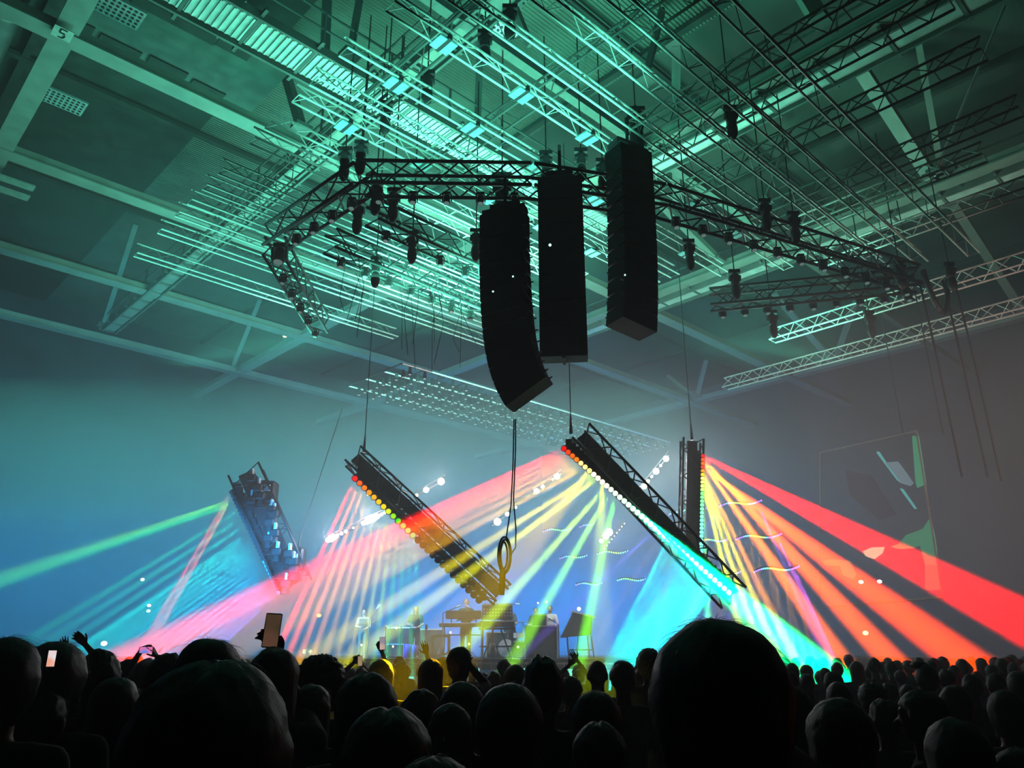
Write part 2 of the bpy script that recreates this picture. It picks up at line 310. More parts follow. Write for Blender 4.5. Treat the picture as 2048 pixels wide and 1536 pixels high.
cable(sag(PZ(1845, 540, 11.5), PZ(1895, 560, 11.5), 1.1), 'sagging black cable loop at the far right ring corner', .07)
for x, y0, y1, tx in ((1838, 560, 640, 'first'), (1885, 560, 780, 'second'), (1912, 575, 790, 'third')):
    a = PZ(x, y0, 11.5); cable([a, a+Vector((.1, 0, -2.5)), a+Vector((.15, 0, -5.5))], 'black cable hanging at the far right, %s from the left' % tx, .032)
R.seed(3)
for k in range(16):
    x = R.uniform(600, 980); y = 500+(x-600)*.25+R.uniform(-20, 30); a = PZ(x, y, 11.4)
    cable([a, a+Vector((R.uniform(-.3, .3), 0, -R.uniform(.5, 1.2))), a+Vector((R.uniform(-.3, .3), 0, -R.uniform(1.3, 2.4)))], 'thin black cable dangling below the left half of the ring', .008)
    bpy.context.scene.collection.objects[-1]['group'] = 'cables dangling below the ring'
# small dark moving lights hung along ring and fingers
def pod(c, s=1.0):
    t = thing('moving_light', 'dark moving light hung head down under the flown ring', 'stage light', c, 'moving lights under the ring')
    part('yoke', MB().box(c, (.3*s, .2*s, .12*s)).box(c+Vector((-.17*s, 0, -.2*s)), (.04, .12*s, .34*s)).box(c+Vector((.17*s, 0, -.2*s)), (.04, .12*s, .34*s)), M_dk, t)
    part('head', MB().tube(c-ZX*.1*s, c-ZX*.45*s+Vector((0, -.06*s, 0)), .12*s, 10, .14*s), M_dk, t)
    part('lens', MB().tube(c-ZX*.45*s+Vector((0, -.06*s, 0)), c-ZX*.47*s+Vector((0, -.063*s, 0)), .11*s, 10), glow((.5, .9, .85), .25), t)
    return t
pod0 = None
for a, b, n in ((ring[0], ring[1], 5), (ring[1], ring[2], 5), (ring[3], ring[4], 11), (PZ(745, 425, RZ), PZ(1000, 545, RZ), 5), (PZ(660, 482, RZ), PZ(960, 610, RZ), 7), (PZ(1835, 560, RZ), PZ(1420, 600, RZ), 9), (PZ(560, 510, RZ), PZ(640, 650, RZ), 5)):
    for i in range(n):
        p = a.lerp(b, (i+.5)/n)-ZX*.36
        if pod0 is None: pod0 = pod(p)
        else: c = copy_tree(pod0); c.location = p; c.scale = (.55, .55, .55)
# flat frame of many small lights behind the speakers
mz = 11.0
frm = thing('light_frame', 'flat dark frame full of small lights, flown behind the hung speakers', 'lighting frame', H(14.3, 20.3, mz))
for v in (20.2, 21.3, 22.4, 23.5): part('chord', MB().tube(H(14.2, v, mz), H(29.5, v, mz), .03, 6), M_alu, frm)
mb = MB()
for k in range(17): mb.tube(H(14.2+k*.95, 20.2, mz), H(14.2+k*.95, 23.5, mz), .022, 5)
part('rung', mb, M_dk, frm)
l0 = None
for i in range(24):
    for j in range(9):
        p = H(14.6+i*.63, 20.3+j*.39, mz-.12)
        if l0 is None:
            l0 = thing('small_spotlight', 'small round light in the flat frame behind the hung speakers', 'stage light', p, 'small lights in the flat frame')
            part('can', MB().tube(p+ZX*.1, p-ZX*.16, .05, 8, .075), M_dk, l0)
            part('lens', MB().tube(p-ZX*.16, p-ZX*.17, .045, 8), glow((.55, .85, .9), 1.1), l0)
        else: c = copy_tree(l0); c.location = p

# ------------------------------------------------------------------ hung loudspeakers
def array(label, top, f, n, bh, bd, bw, angs, under=None, dots=True, rig=True):
    # top: top-centre of first cabinet; f: horizontal front direction
    f = Vector(f).normalized(); s = f.cross(ZX).normalized()
    t = thing('line_array', label, 'loudspeaker array', top)
    p = Vector(top)+f*bd/2; a = 0                      # p: front top edge of the cabinet
    part('rigging_frame', MB().box(Vector(top)+ZX*.08, (bd*1.0, bw*.6, .12), (f, s, ZX)).box(Vector(top)+ZX*.2, (bd*.7, .1, .18), (f, s, ZX)).tube(Vector(top)+ZX*.2, Vector(top)+ZX*.9, .04, 6), M_dk, t)
    for i in range(n):
        a += math.radians(angs[i]); d = Vector((0, 0, -1))*math.cos(a)-f*math.sin(a); fr = f*math.cos(a)-ZX*math.sin(a)
        tz = math.radians(2.2 if angs[i] else .3)
        q = p+d*bh
        bk1 = p-fr*bd+d*.0; bk2 = q-fr*bd-d*bh*.12*(1 if angs[i] else 0)
        mb = MB()
        o = [p-d*-.01, q-d*.004, bk2-d*.004, bk1-d*-.01]
        mb.prism([x-s*bw/2 for x in o], s*bw)
        c = part('cabinet', mb, M_spk, t)
        if dots:
            for k in (-1, 1):
                mp = MB().box(bk1.lerp(bk2, .5)-fr*.03+s*k*(bw/2-.05), (.07, .015, .025), (fr, s, d))
                loc_(mp, t.location).build('rear_pin', M_alu, c)
        g = MB(); mid = p.lerp(q, .5)
        g.box(mid+fr*.01, (.02, bw*.94, bh*.86), (fr, s, d)); loc_(g, t.location).build('grille', M_dk, c)
        p = q
    if under: part('underside', MB().box(p-f*bd/2-ZX*.02, (bd*.98, bw*.98, .03), (f, s, ZX)).box(p-f*bd/2-ZX*.05, (bd*.98, .06, .05), (f, s, ZX)), under, t)
    return t
D1 = 13.6
array('left hung black speaker array, curling to the right at its foot', P(1010, 432, D1), (-.94, .34, 0), 15, .277, .89, .45, [0, .3, .4, .5, .5, .6, .8, 1, 1.3, 1.8, 2.5, 3.5, 4.5, 5.5, 6])
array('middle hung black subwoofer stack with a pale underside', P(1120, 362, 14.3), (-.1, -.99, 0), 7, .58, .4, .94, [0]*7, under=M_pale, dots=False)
array('right hung tall black speaker array, the highest of the three', P(1256, 305, 14.4), (.85, .5, 0), 12, .36, .855, .56, [0, .2, .2, .3, .3, .4, .5, .7, .9, 1, 1.2, 1.4])
for a, b, tx in ((P(1100, 490, 13.3), .028, 'upper'), (P(1026, 553, 13.3), .018, 'left'), (P(986, 583, 13.3), .018, 'lowest left'), (P(1250, 550, 13.85), .018, 'right')):
    single('indicator_lamp', MB().ell(a, (b,)*3, 8, 6), glow((.5, 1, .85), 2.5), 'tiny pale indicator light on the hung speakers, the %s one' % tx, 'light')
# speaker cable with a coiled loop under the left array
a = P(1028, 838, D1); c = P(1025, 1000, D1); e = P(1012, 1150, D1)
t = thing('hanging_cable', 'dark cable dropping from the left speaker array to a coiled loop', 'cable', a)
part('cable', MB().path([a, P(1026, 930, D1), P(1022, 1010, D1), P(1012, 1080, D1)], .012), M_cable, t)
part('cable', MB().path([a+Vector((.03, 0, 0)), P(1031, 900, D1), P(1027, 1000, D1), P(1032, 1060, D1), P(1031, 1095, D1), P(1022, 1108, D1)], .012), M_cable, t)
mb = MB()
for k, (rx, dx) in enumerate(((.11, 0), (.085, .02), (.06, -.02))):
    cc = P(1009+dx*60, 1110, D1); mb.path([cc+Vector((math.cos(i/10*math.pi)*rx, .02*k, math.sin(i/10*math.pi)*(.31-.04*k))) for i in range(21)], .018)
part('coil', mb, M_cable, t)
part('tail', MB().path([P(1006, 1140, D1), P(1003, 1190, D1)], .05), M_cable, t)

# ------------------------------------------------------------------ diagonal arms of beam lights
def hue(t):                                   # red -> orange -> yellow -> green -> cyan -> blue
    return colorsys.hsv_to_rgb(t, 1, 1)
def name_of(h): return 'red' if h < .03 else 'orange' if h < .1 else 'yellow' if h < .2 else 'green' if h < .42 else 'turquoise' if h < .53 else 'blue'
def arm(tag_, a, b, lamps_a, lamps_b, n, fw, hues, aims, lit, w=.6, h=.5, rl=.06, e=20.0, ang=2.4, strength=14):
    """truss from a to b; n beam lights in a row from lamps_a to lamps_b; aims(i) gives the far point of a beam or None"""
    t = truss('diagonal_truss', 'dark box truss '+tag_[1], a, b, w, h, .42, .034, .018, M_dk, tri=False, up=Vector((0, -1, .3)))
    part('cable_tray', MB().box((a+b)/2, ((b-a).length*.97, w*.5, h*.35), frame(b-a, Vector((0, -1, .3)))), M_dk, t)
    for i in range(n):
        f = i/(n-1); p = lamps_a.lerp(lamps_b, f); hh = hues(i); c = hue(hh); aim = aims(i)
        d = (aim[0]-p).normalized() if aim else Vector((-.35, -.8, -.5)).normalized()
        dv = Vector((-p.x*.4, -p.y, CZ-p.z)).normalized()
        fd = (dv+d*.35).normalized()            # the head turns towards its beam, the lens half to the hall
        on = lit(i)
        k = thing('stage_spotlight', '%s beam light from the top %s, %s' % (ordinal(i), tag_[0], ('glowing '+name_of(hh)) if on else 'dark'), 'stage light', p, 'beam lights '+tag_[0])
        dd, s, u = frame(fd)
        off = (b-a).normalized().cross(Vector((0, -1, 0))).normalized()
        if off.z < 0: off = -off
        part('housing', MB().tube(p-fd*.28, p-fd*.0, rl*1.15, 10, rl*1.35).box(p-fd*.3+off*.12, (.2, .16, .26), (dd, s, u)), M_dk, k)
        wm = 0 if on < 3 else min(.55, (on-2)/14)
        part('lens', MB().tube(p, p+fd*.015, rl, 12), glow(tuple(q+(1-q)*wm for q in c), round(on, 1)) if on else M_dk, k)
        if aim: spot('lamp', p+fd*.03, aim[0], c, aim[1]*e, aim[2] if len(aim) > 2 else ang, .05, .6, k)
    return t
# A, left of centre
DA, DB, DC, DD = 22.0, 19.0, 23.0, 25.0
def aimA(i):
    if i > 12: return None
    f = i/12; return (P(610+f*230, 1180+f*40, DA-1), [150000, 100000, 70000, 50000][i] if i < 4 else 40000-25000*f, 2.3)
hA = lambda i: [0, .015, .03, .05, .07, .1, .12, .2, .27, .33, .36, .38, .4][i] if i < 13 else .4
arm(('on the arm left of centre', 'left of centre, slanting down to the right, its foot lit orange'), P(706, 912, DA), P(1005, 1190, DA), P(710, 957, DA-.3), P(958, 1200, DA-.3), 26, None, hA, aimA, lambda i: 2.2-.1*i if i < 13 else 0, rl=.075)
# B, centre
def aimB(i):
    if i == 6: return (P(862, 1335, 7.2), 9000, 3.6)
    if i == 9: return (P(1194, 1335, 8.6), 8000, 2.6)
    if i < 13:
        f = i/12; T = (560+f*f*620, 1165+min(1, f*1.4)*60)
        return (P(T[0], T[1], DB-3.5), [120000, 80000, 60000, 45000][min(i, 3)] if i < 4 else 36000, 2.9)
    if i < 18: return (P(1660, 1350, DB-5), 60000, 5.0)
    if i < 20: return (P(1590, 1330, DB-5), 30000, 4)
    if 23 < i < 36: return (P(1215+(i-24)*8, 1330, DB-2.5), 26000, 3.4)
    return None
hB = lambda i: [.0, .008, .02, .035, .055, .075, .1, .13, .16, .2, .24, .28, .31][i] if i < 13 else .36+.004*(i-13) if i < 22 else .45+.002*(i-22)
arm(('on the centre arm', 'in the centre, slanting down to the right with the brightest lamps'), P(1157, 868, DB), P(1468, 1196, DB), P(1128, 897, DB-.3), P(1458, 1185, DB-.3), 38, None, hB, aimB, lambda i: 2 if i < 4 else 4 if i < 7 else 9 if i < 24 else 6)
# C, right, upright
def aimC(i):
    if i == 0: return (P(2010, 1225, DC-9), 400000, 4.6)
    if i == 1: return (P(1800, 1340, DC-5), 140000, 5)
    if i == 2: return (P(1690, 1330, DC-4), 110000, 4.6)
    if i == 3: return (P(1950, 1338, DC-7), 170000, 5.5)
    if i < 8: return (P(1610-(i-3)*30, 1300, DC-2), 70000, 3.2)
    if i < 24 and i % 2 == 0: return (P(1420, 1340, DC-1), 16000, 3)
    return None
hC = lambda i: [0, .014, .022, .008, .05, .12, .15, .19, .24, .3][i] if i < 10 else min(.34+.008*(i-10), .5)
arm(('on the upright arm at the right', 'upright at the right, beside a column of white lamps'), P(1384, 880, DC), P(1380, 1118, DC), P(1406, 912, DC-.3), P(1402, 1120, DC-.3), 28, None, hC, aimC, lambda i: 2.4 if i < 6 else 4, rl=.055)
# D, far left
def aimD(i):
    f = i/27
    if i < 2: return (P(390+i*10, 1110, DD), 120000, 2.6)
    if i in (2, 3): return (P(-60, 1165+i*6, DD-4), 32000, 4.6)
    if i < 12: return (P(60+i*14, 1215+i*4, DD-1), 40000, 3) if i % 2 else None
    return (P(170+(i-12)*14, 1290+(i-12)*4, DD-1), 70000+3000*i, 2.4)
hD = lambda i: [.0, .02, .3, .36, .38][i] if i < 5 else .4+.012*(i-5) if i < 18 else .56+.009*(i-18)
arm(('on the far left arm', 'at the far left, crowded with gear and half lost in haze'), P(492, 945, DD), P(590, 1170, DD), P(462, 985, DD-.3), P(557, 1185, DD-.3), 28, None, hD, aimD, lambda i: 2.4 if i > 18 else 0, w=1.0, h=.9, rl=.05, e=8)
# clutter on the far left arm
R.seed(5)
for k in range(14):
    f = (k+.5)/14; p = P(492+98*f+R.uniform(-14, 22), 945+225*f+R.uniform(-8, 8), DD-.4)
    t = thing('wash_fixture', 'dark wash light, %s down the far left arm' % ordinal(k), 'stage light', p, 'wash lights on the far left arm')
    part('body', MB().box(p, (.3, .3, .24), bev=.04).tube(p-ZX*.1, p-ZX*.3, .11, 10, .13), M_dk, t); part('bracket', MB().box(p+ZX*.2, (.06, .2, .25)), M_alu, t)
for x, y, tx in ((590, 1118, 'at the foot of the far left arm'), (535, 985, 'at the head of the far left arm')):
    hoist_c = P(x, y, DD); t = thing('dimmer_box', 'dark dimmer box '+tx, 'box', hoist_c); part('case', MB().box(hoist_c, (.6, .5, .7), bev=.06), M_dk, t); part('plug', MB().box(hoist_c+Vector((0, -.28, .1)), (.3, .06, .2)), M_alu, t)
# suspension wires of the arms
for a, b, tx in ((P(728, 905, DA), 'arm left of centre'), (P(1142, 872, DB), 'centre arm'), (P(1384, 880, DC), 'upright arm at the right')) and ((P(728, 905, DA), 0, 'arm left of centre'), (P(1142, 868, DB), 0, 'centre arm'), (P(1384, 880, DC), 0, 'upright arm at the right'), (P(597, 1105, DD), 3, 'far left arm')):
    top = Vector((a.x+(b*.35), a.y, 15.8 if not b else 9.6)); t = thing('suspension_wire', 'thin steel wire holding the '+tx, 'wire', a)
    part('wire', MB().tube(a+ZX*.4, top, .014, 5), M_cable, t); part('hook', MB().tube(a, a+ZX*.5, .05, 6, .02), M_dk, t)

# rows of white lamps behind
def blinders(label, x0, y0, x1, y1, d, bulbs, e=14, r=.06, lg=0):
    a = P(x0, y0, d); b = P(x1, y1, d); t = thing('lamp_bar', label, 'lamp bar', a)
    part('bar', MB().tube(a, b, .03, 6).tube(a+ZX*.16, b+ZX*.16, .02, 6), M_dk, t)
    for f, k in bulbs:
        p = a.lerp(b, f); part('bulb', MB().ell(p-Vector((0, .1, 0)), (r*k,)*3, 10, 8), glow((1, .97, .9), e), t, True)
        if k > 1.3:
            l = bpy.data.lights.new('lamp', 'POINT'); l.energy = 75*k; l.shadow_soft_size = r*k; l.color = (.9, .95, 1); o = bpy.data.objects.new('lamp', l); COL.objects.link(o); o.parent = t; o.location = p-Vector((0, .35, 0))-t.location
blinders('tilted row of dazzling white lamps at the left, crossing the red beam', 655, 1082, 772, 1026, 25, [(.02, 1.3), (.07, 1.8), (.12, 1.6), (.17, 1), (.25, .9), (.32, .9), (.45, .5), (.62, 1.2), (.68, 1.6), (.74, 1.9), (.8, 1.9), (.86, 1.4), (.93, .9), (.98, .7)])
blinders('short row of white lamps emerging right of the left of centre arm', 828, 995, 890, 960, 25, [(.1, .8), (.4, 1.5), (.88, 1.9)])
blinders('row of white lamps left of the hanging cable coil', 985, 1052, 1034, 1014, 26, [(.2, 2.0), (.6, 1.2), (.95, .7)])
blinders('row of white lamps above the yellow beams', 1066, 988, 1122, 948, 26, [(.12, 1.5), (.34, 1.0), (.7, .6), (.85, 1.7)])
blinders('tilted row of white lamps right of the centre arm', 1266, 1000, 1338, 910, 26, [(.04, 1.7), (.14, 1.1), (.29, 1.6), (.4, 1), (.5, .7), (.62, 1.8), (.75, .7), (.9, 1.7)])
blinders('upright column of white lamps at the right', 1383, 925, 1372, 1115, 24.5, [(.05, 1.4), (.22, 1.6), (.4, 1.4), (.5, 1), (.6, 1.2), (.72, 1.5), (.82, .9), (.9, .9), (.97, .8)])
blinders('short clump of white lamps in the green glow', 1200, 1085, 1222, 1060, 26, [(.1, 1.1), (.5, 1.8), (.8, 2.0)])
blinders('dotted blue lamp row left of the centre arm', 1208, 1098, 1248, 1048, 27, [(k/8, .35) for k in range(9)], 5)

# rainbow pixel bars
def pixbar(label, x0, y0, x1, y1, d, n=22, fan=0, hh=(.66, .45, .3, .15, .3, .5, .62, .72), s=7):
    a = P(x0, y0, d); b = P(x1, y1, d); t = thing('pixel_bar', label, 'led bar', a)
    def pt(f): return a.lerp(b, f)+ZX*.10*math.sin(f*2*math.pi)*(b-a).length/2.2
    part('tube', MB().path([pt(i/12)+Vector((0, .04, .03)) for i in range(13)], .03), M_dk, t)
    for i in range(n):
        f = i/(n-1); g = f*(len(hh)-1); k = int(min(g, len(hh)-2)); h_ = hh[k]+(hh[k+1]-hh[k])*(g-k)
        h_ = round(h_*16)/16
        part('pixel', MB().ell(pt(f)-Vector((0, .02, 0)), (.024,)*3, 8, 6), glow(colorsys.hsv_to_rgb(h_, .85, 1), s*.7), t)
        if fan and i % 3 == 0:
            c = colorsys.hsv_to_rgb(h_ if abs(f-.5) > .3 else .06, .9, 1)
            spot('lamp', pt(f)-ZX*.05, pt(f)+Vector(((f-.75)*3.2*fan, -1.2, -3)), c, 260000 if abs(f-.5) > .4 else 70000, 3.0, .03, .7, t)
F = (.70, .68, .5, .3, .14, .3, .5, .64, .72)
pixbar('curved rainbow pixel bar at the right, the highest of the stepped three', 1438, 1013, 1522, 1001, 24, 24, 1, F)
pixbar('curved rainbow pixel bar at the right, the middle of the stepped three', 1472, 1079, 1562, 1068, 23, 24, 1, F[:6]+(.9, .85, .78))
pixbar('curved rainbow pixel bar at the right, the lowest of the stepped three', 1508, 1144, 1597, 1133, 22, 24, 1, F[:6]+(.6, .75, .8))
pixbar('blue pixel bar right of the centre arm with a spray of blue beams', 1338, 1030, 1372, 1019, 26, 12, 1.4, (.66, .64, .5, .3))
pixbar('short violet pixel bar behind the upright arm', 1388, 1020, 1412, 1017, 26, 6, 0, (.5, .66, .75))
pixbar('pixel bar touching the upright arm, left of the middle stepped bar', 1403, 1082, 1452, 1080, 25, 14, 0, (.16, .2, .5, .6, .75))
pixbar('pixel bar above the green beam, left of the lowest stepped bar', 1406, 1150, 1480, 1144, 24, 20, .8, (.6, .5, .3, .14, .2, .5, .66))
pixbar('small blue pixel bar left of the centre arm at its highest', 1087, 1063, 1140, 1057, 27, 14, 0, (.7, .6, .45, .3, .5, .65))
pixbar('small blue pixel bar under the yellow beams, next to the arm', 1160, 1054, 1187, 1047, 27, 8, 0, (.68, .6, .4))
pixbar('small blue pixel bar second row, left one', 1120, 1117, 1173, 1111, 27, 14, 0, (.66, .6, .4, .3, .5, .62))
pixbar('small blue pixel bar second row, right one', 1195, 1108, 1255, 1102, 27, 14, 0, (.6, .5, .3, .2, .45, .6))
pixbar('small blue pixel bar lowest row, left one', 1152, 1170, 1203, 1166, 27, 14, 0, (.66, .6, .4, .4, .6))
pixbar('small blue pixel bar lowest row, right one', 1235, 1161, 1290, 1158, 27, 14, 0, (.5, .4, .3, .4, .5, .6))
# ------------------------------------------------------------------ stage
SZ, SY = 1.62, 24.0
struct('trim_2', MB().box((-1, SY+7, SZ-.15), (30, 14, .3)), M_dk)
M_grey = mat('stage_gear', (.10, .12, .11), .6, var=.2)
M_key = mat('keyboard_shell', (.05, .055, .05), .45)
M_wood = mat('amber_wood', (.16, .10, .05), .5)
M_white = mat('white_cloth', (.75, .75, .72), .8)
bf = thing('crowd_barrier', 'slatted barrier lit turquoise under the stage edge, behind the front rows', 'barrier', (0, SY-.4, 0))
mb = MB(); ml = MB()
for k in range(60): mb.box((-9+k*.3, SY-.4, 1.1), (.04, .05, .9))
for z in (.7, 1.05, 1.5): mb.box((0, SY-.4, z), (18, .06, .05))
part('bars', mb, M_alu, bf)
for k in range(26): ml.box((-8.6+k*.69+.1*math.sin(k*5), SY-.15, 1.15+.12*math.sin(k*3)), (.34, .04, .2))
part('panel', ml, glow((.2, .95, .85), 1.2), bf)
def st(x, y=None): return P(x, 1300, y or SY+2)     # stage floor x
def at(x, d): p = P(x, 1300, d); return Vector((p.x, d, SZ))
# keyboards of the middle performer
b = at(926, 26); t = thing('keyboard_stand', 'two stacked keyboards on a stand in front of the middle performer', 'keyboard', b)
part('stand', MB().tube(b+Vector((-.62, .1, 0)), b+Vector((-.62, .1, .95)), .03).tube(b+Vector((.62, .1, 0)), b+Vector((.62, .1, .95)), .03).tube(b+Vector((-.62, .1, .7)), b+Vector((.62, .1, .7)), .02).tube(b+Vector((-.62, -.3, .02)), b+Vector((-.62, .4, .02)), .03).tube(b+Vector((.62, -.3, .02)), b+Vector((.62, .4, .02)), .03), M_grey, t)
k1 = part('lower_keyboard', MB().box(b+Vector((0, 0, 1.0)), (1.55, .38, .11), bev=.02), M_key, t)
k2 = part('upper_keyboard', MB().box(b+Vector((0, .05, 1.32)), (1.15, .3, .26), bev=.02).tube(b+Vector((-.4, .1, 1.02)), b+Vector((-.4, .1, 1.25)), .02).tube(b+Vector((.4, .1, 1.02)), b+Vector((.4, .1, 1.25)), .02), M_key, t)
mb = MB()
for i in range(24): mb.box(b+Vector((-.69+i*.06, .0, 1.062)), (.05, .3, .015))
part('keys', mb, M_white, t)
# big cased synthesizer
b = at(994, 25.6); t = thing('cased_synthesizer', 'large hooded synthesizer in an open flight case, right of the middle performer', 'keyboard', b)
part('lid', MB().box(b+Vector((0, .2, 1.40)), (.98, .12, .5), (Vector((1, 0, 0)), Vector((0, .95, .3)), Vector((0, -.3, .95))), .03), M_grey, t)
part('body', MB().box(b+Vector((0, -.05, 1.02)), (1.1, .5, .18), bev=.02).box(b+Vector((0, -.1, .88)), (1.15, .3, .06)), M_key, t)
part('stand', MB().tube(b+Vector((-.45, -.2, 0)), b+Vector((-.5, .1, .92)), .03).tube(b+Vector((.45, -.2, 0)), b+Vector((.5, .1, .92)), .03).tube(b+Vector((-.55, -.1, .35)), b+Vector((.55, -.1, .35)), .025).tube(b+Vector((-.45, .3, 0)), b+Vector((-.1, .0, .9)), .025).tube(b+Vector((.45, .3, 0)), b+Vector((.1, 0, .9)), .025), M_grey, t)
mb = MB()
for i in range(10):
    for j in range(3): mb.tube(b+Vector((-.42+i*.094, .1, 1.28+j*.1)), b+Vector((-.42+i*.094, .06, 1.27+j*.1)), .018, 6)
part('knob', mb, M_alu, t)
# tilted keyboard desk at right
b = at(1157, 26); t = thing('tilted_organ', 'pale back of a tilted organ on slim legs at the right of the stage', 'keyboard', b)
part('case', MB().prism([b+Vector(p) for p in ((-.55, 0, .62), (.42, 0, .7), (.48, 0, 1.25), (-.12, 0, 1.42))], Vector((0, .5, 0))), M_grey, t)
part('music_stand', MB().box(b+Vector((.2, .1, 1.33)), (.8, .3, .05), (Vector((.96, 0, -.25)), Vector((0, 1, 0)), Vector((.25, 0, .96)))), M_white, t)
mb = MB()
for x0, x1 in ((-.35, -.3), (.0, -.05), (.3, .35), (.42, .5)): mb.tube(b+Vector((x0, .1, .68)), b+Vector((x1, .1, 0)), .022)
mb.tube(b+Vector((-.32, .1, .25)), b+Vector((.45, .1, .25)), .018)
part('leg', mb, M_grey, t)
single('desk_lamp', MB().ell(b+Vector((.05, .0, 1.5)), (.06,)*3, 10, 8), glow((1, .85, .6), 5), 'small warm lamp on top of the tilted organ', 'lamp')
# amplifier cases and boxes
def crate(x, d, wd, hg, z0, m, label, dp=.6, nm='equipment_case', cat='case'):
    b = at(x, d)+ZX*z0; t = thing(nm, label, cat, b)
    part('body', MB().box(b+ZX*hg/2, (wd, dp, hg), bev=.03), m, t)
    part('corner', MB().box(b+Vector((-wd/2, -dp/2, hg/2)), (.04, .04, hg)).box(b+Vector((wd/2, -dp/2, hg/2)), (.04, .04, hg)).box(b+Vector((0, -dp/2, hg)), (wd, .04, .04)), M_alu, t)
    part('grille', MB().box(b+Vector((0, -dp/2-.01, hg*.45)), (wd*.8, .02, hg*.66)), M_grey, t)
M_case = mat('blue_grey_case', (.08, .10, .12), .7)
crate(1082, 25.5, 1.0, .95, 0, M_case, 'large dark road case at centre right of the stage')
crate(1079, 25.6, .45, .34, .95, M_grey, 'small box standing on the large road case', .4)
crate(1040, 26.5, .5, .5, 0, M_grey, 'low case beside the drums')
crate(792, 26.5, .55, .42, 0, M_key, 'small dark amplifier behind the left performers', .35, 'amplifier', 'amplifier')
crate(800, 27.5, 1.0, .95, 0, M_grey, 'table height case behind the cymbals at the left')
crate(862, 27.6, .8, .9, 0, M_case, 'case behind the wooden frame at the left')
crate(1003, 27.4, 1.0, .8, 0, M_grey, 'low amplifier behind the synthesizer')
b = at(815, 25.6); single('water_barrel', MB().tube(b, b+ZX*.42, .13, 14).tube(b+Vector((.2, 0, 0)), b+Vector((.2, 0, .4)), .1, 14), mat('blue_plastic', (.02, .10, .7), .4), 'pair of blue cylinders on the stage floor at the left', 'container', smooth=True)
b = at(881, 25.5); t = thing('wooden_frame', 'upright wooden frame stand left of the keyboards', 'stand', b)
part('frame', MB().box(b+Vector((-.26, 0, .33)), (.08, .08, .66)).box(b+Vector((.26, 0, .33)), (.08, .08, .66)).box(b+Vector((0, 0, .66)), (.6, .1, .08)).box(b+Vector((0, 0, .12)), (.52, .08, .06)), M_wood, t)
part('lamp', MB().tube(b+Vector((0, 0, .12)), b+Vector((0, 0, .3)), .12, 10, .05), M_grey, t)
# guitars
def guitar(x, d, label, m, s=1.0):
    b = at(x, d); t = thing('guitar', label, 'guitar', b)
    part('body', MB().ell(b+Vector((0, 0, .24*s)), (.17*s, .05, .19*s), 18, 12, fn=lambda d: 1+.0*d.z).ell(b+Vector((0, 0, .40*s)), (.125*s, .045, .18*s), 18, 12).tube(b+Vector((-.12, .06, 0)), b+Vector((0, .06, .3)), .015).tube(b+Vector((.12, .06, 0)), b+Vector((0, .06, .3)), .015), m, t, True)
    part('sound_hole', MB().tube(b+Vector((0, -.045, .33*s)), b+Vector((0, -.056, .33*s)), .05*s, 12), M_key, t)
    part('neck', MB().box(b+Vector((0, 0, .85*s)), (.05, .03, .6*s)).box(b+Vector((0, 0, 1.18*s)), (.08, .03, .14)), M_wood, t)
guitar(769, 25.6, 'pale guitar on a stand between the phone and the amplifier', mat('pale_guitar', (.25, .22, .14), .4), .75)
guitar(851, 25.8, 'guitar standing behind the raised hand', mat('tan_guitar', (.3, .26, .2), .4), .8)
guitar(985, 25.2, 'guitar leaning below the synthesizer', mat('cream_guitar', (.2, .18, .12), .4), .8)
# drums
b = at(1034, 27); t = thing('drum_kit', 'drum kit half hidden between synthesizer and road case', 'drums', b)
part('bass_drum', MB().tube(b+Vector((-.35, -.2, .3)), b+Vector((-.35, .25, .3)), .28, 24), M_white, t, False)
part('snare', MB().tube(b+Vector((.05, 0, .62)), b+Vector((.05, 0, .78)), .17, 20), M_white, t)
part('tom', MB().tube(b+Vector((-.2, .1, .8)), b+Vector((-.2, .05, 1.0)), .16, 20), M_grey, t)
part('cymbal', MB().tube(b+Vector((.2, 0, 1.12)), b+Vector((.2, 0, 1.13)), .24, 24), M_alu, t)
part('cymbal', MB().tube(b+Vector((-.3, .1, 1.2)), b+Vector((-.3, .1, 1.21)), .22, 24), M_alu, t)
part('stand', MB().tube(b+Vector((.2, 0, 0)), b+Vector((.2, 0, 1.15)), .015).tube(b+Vector((-.3, .1, 0)), b+Vector((-.3, .1, 1.25)), .015).tube(b+Vector((.05, 0, 0)), b+Vector((.05, 0, .6)), .02), M_alu, t)
for x, tx in ((778, 'left'), (800, 'right')):
    b = at(x, 26.3); t = thing('cymbal_stand', 'cymbal on a thin stand at the left of the stage, the %s of two' % tx, 'cymbal', b)
    part('cymbal', MB().tube(b+ZX*.98, b+ZX*1.0, .3, 24, .04), M_alu, t); part('stand', MB().tube(b, b+ZX*1.0, .015).tube(b, b+Vector((.2, .1, 0)), .012).tube(b, b+Vector((-.2, .1, 0)), .012), M_grey, t)
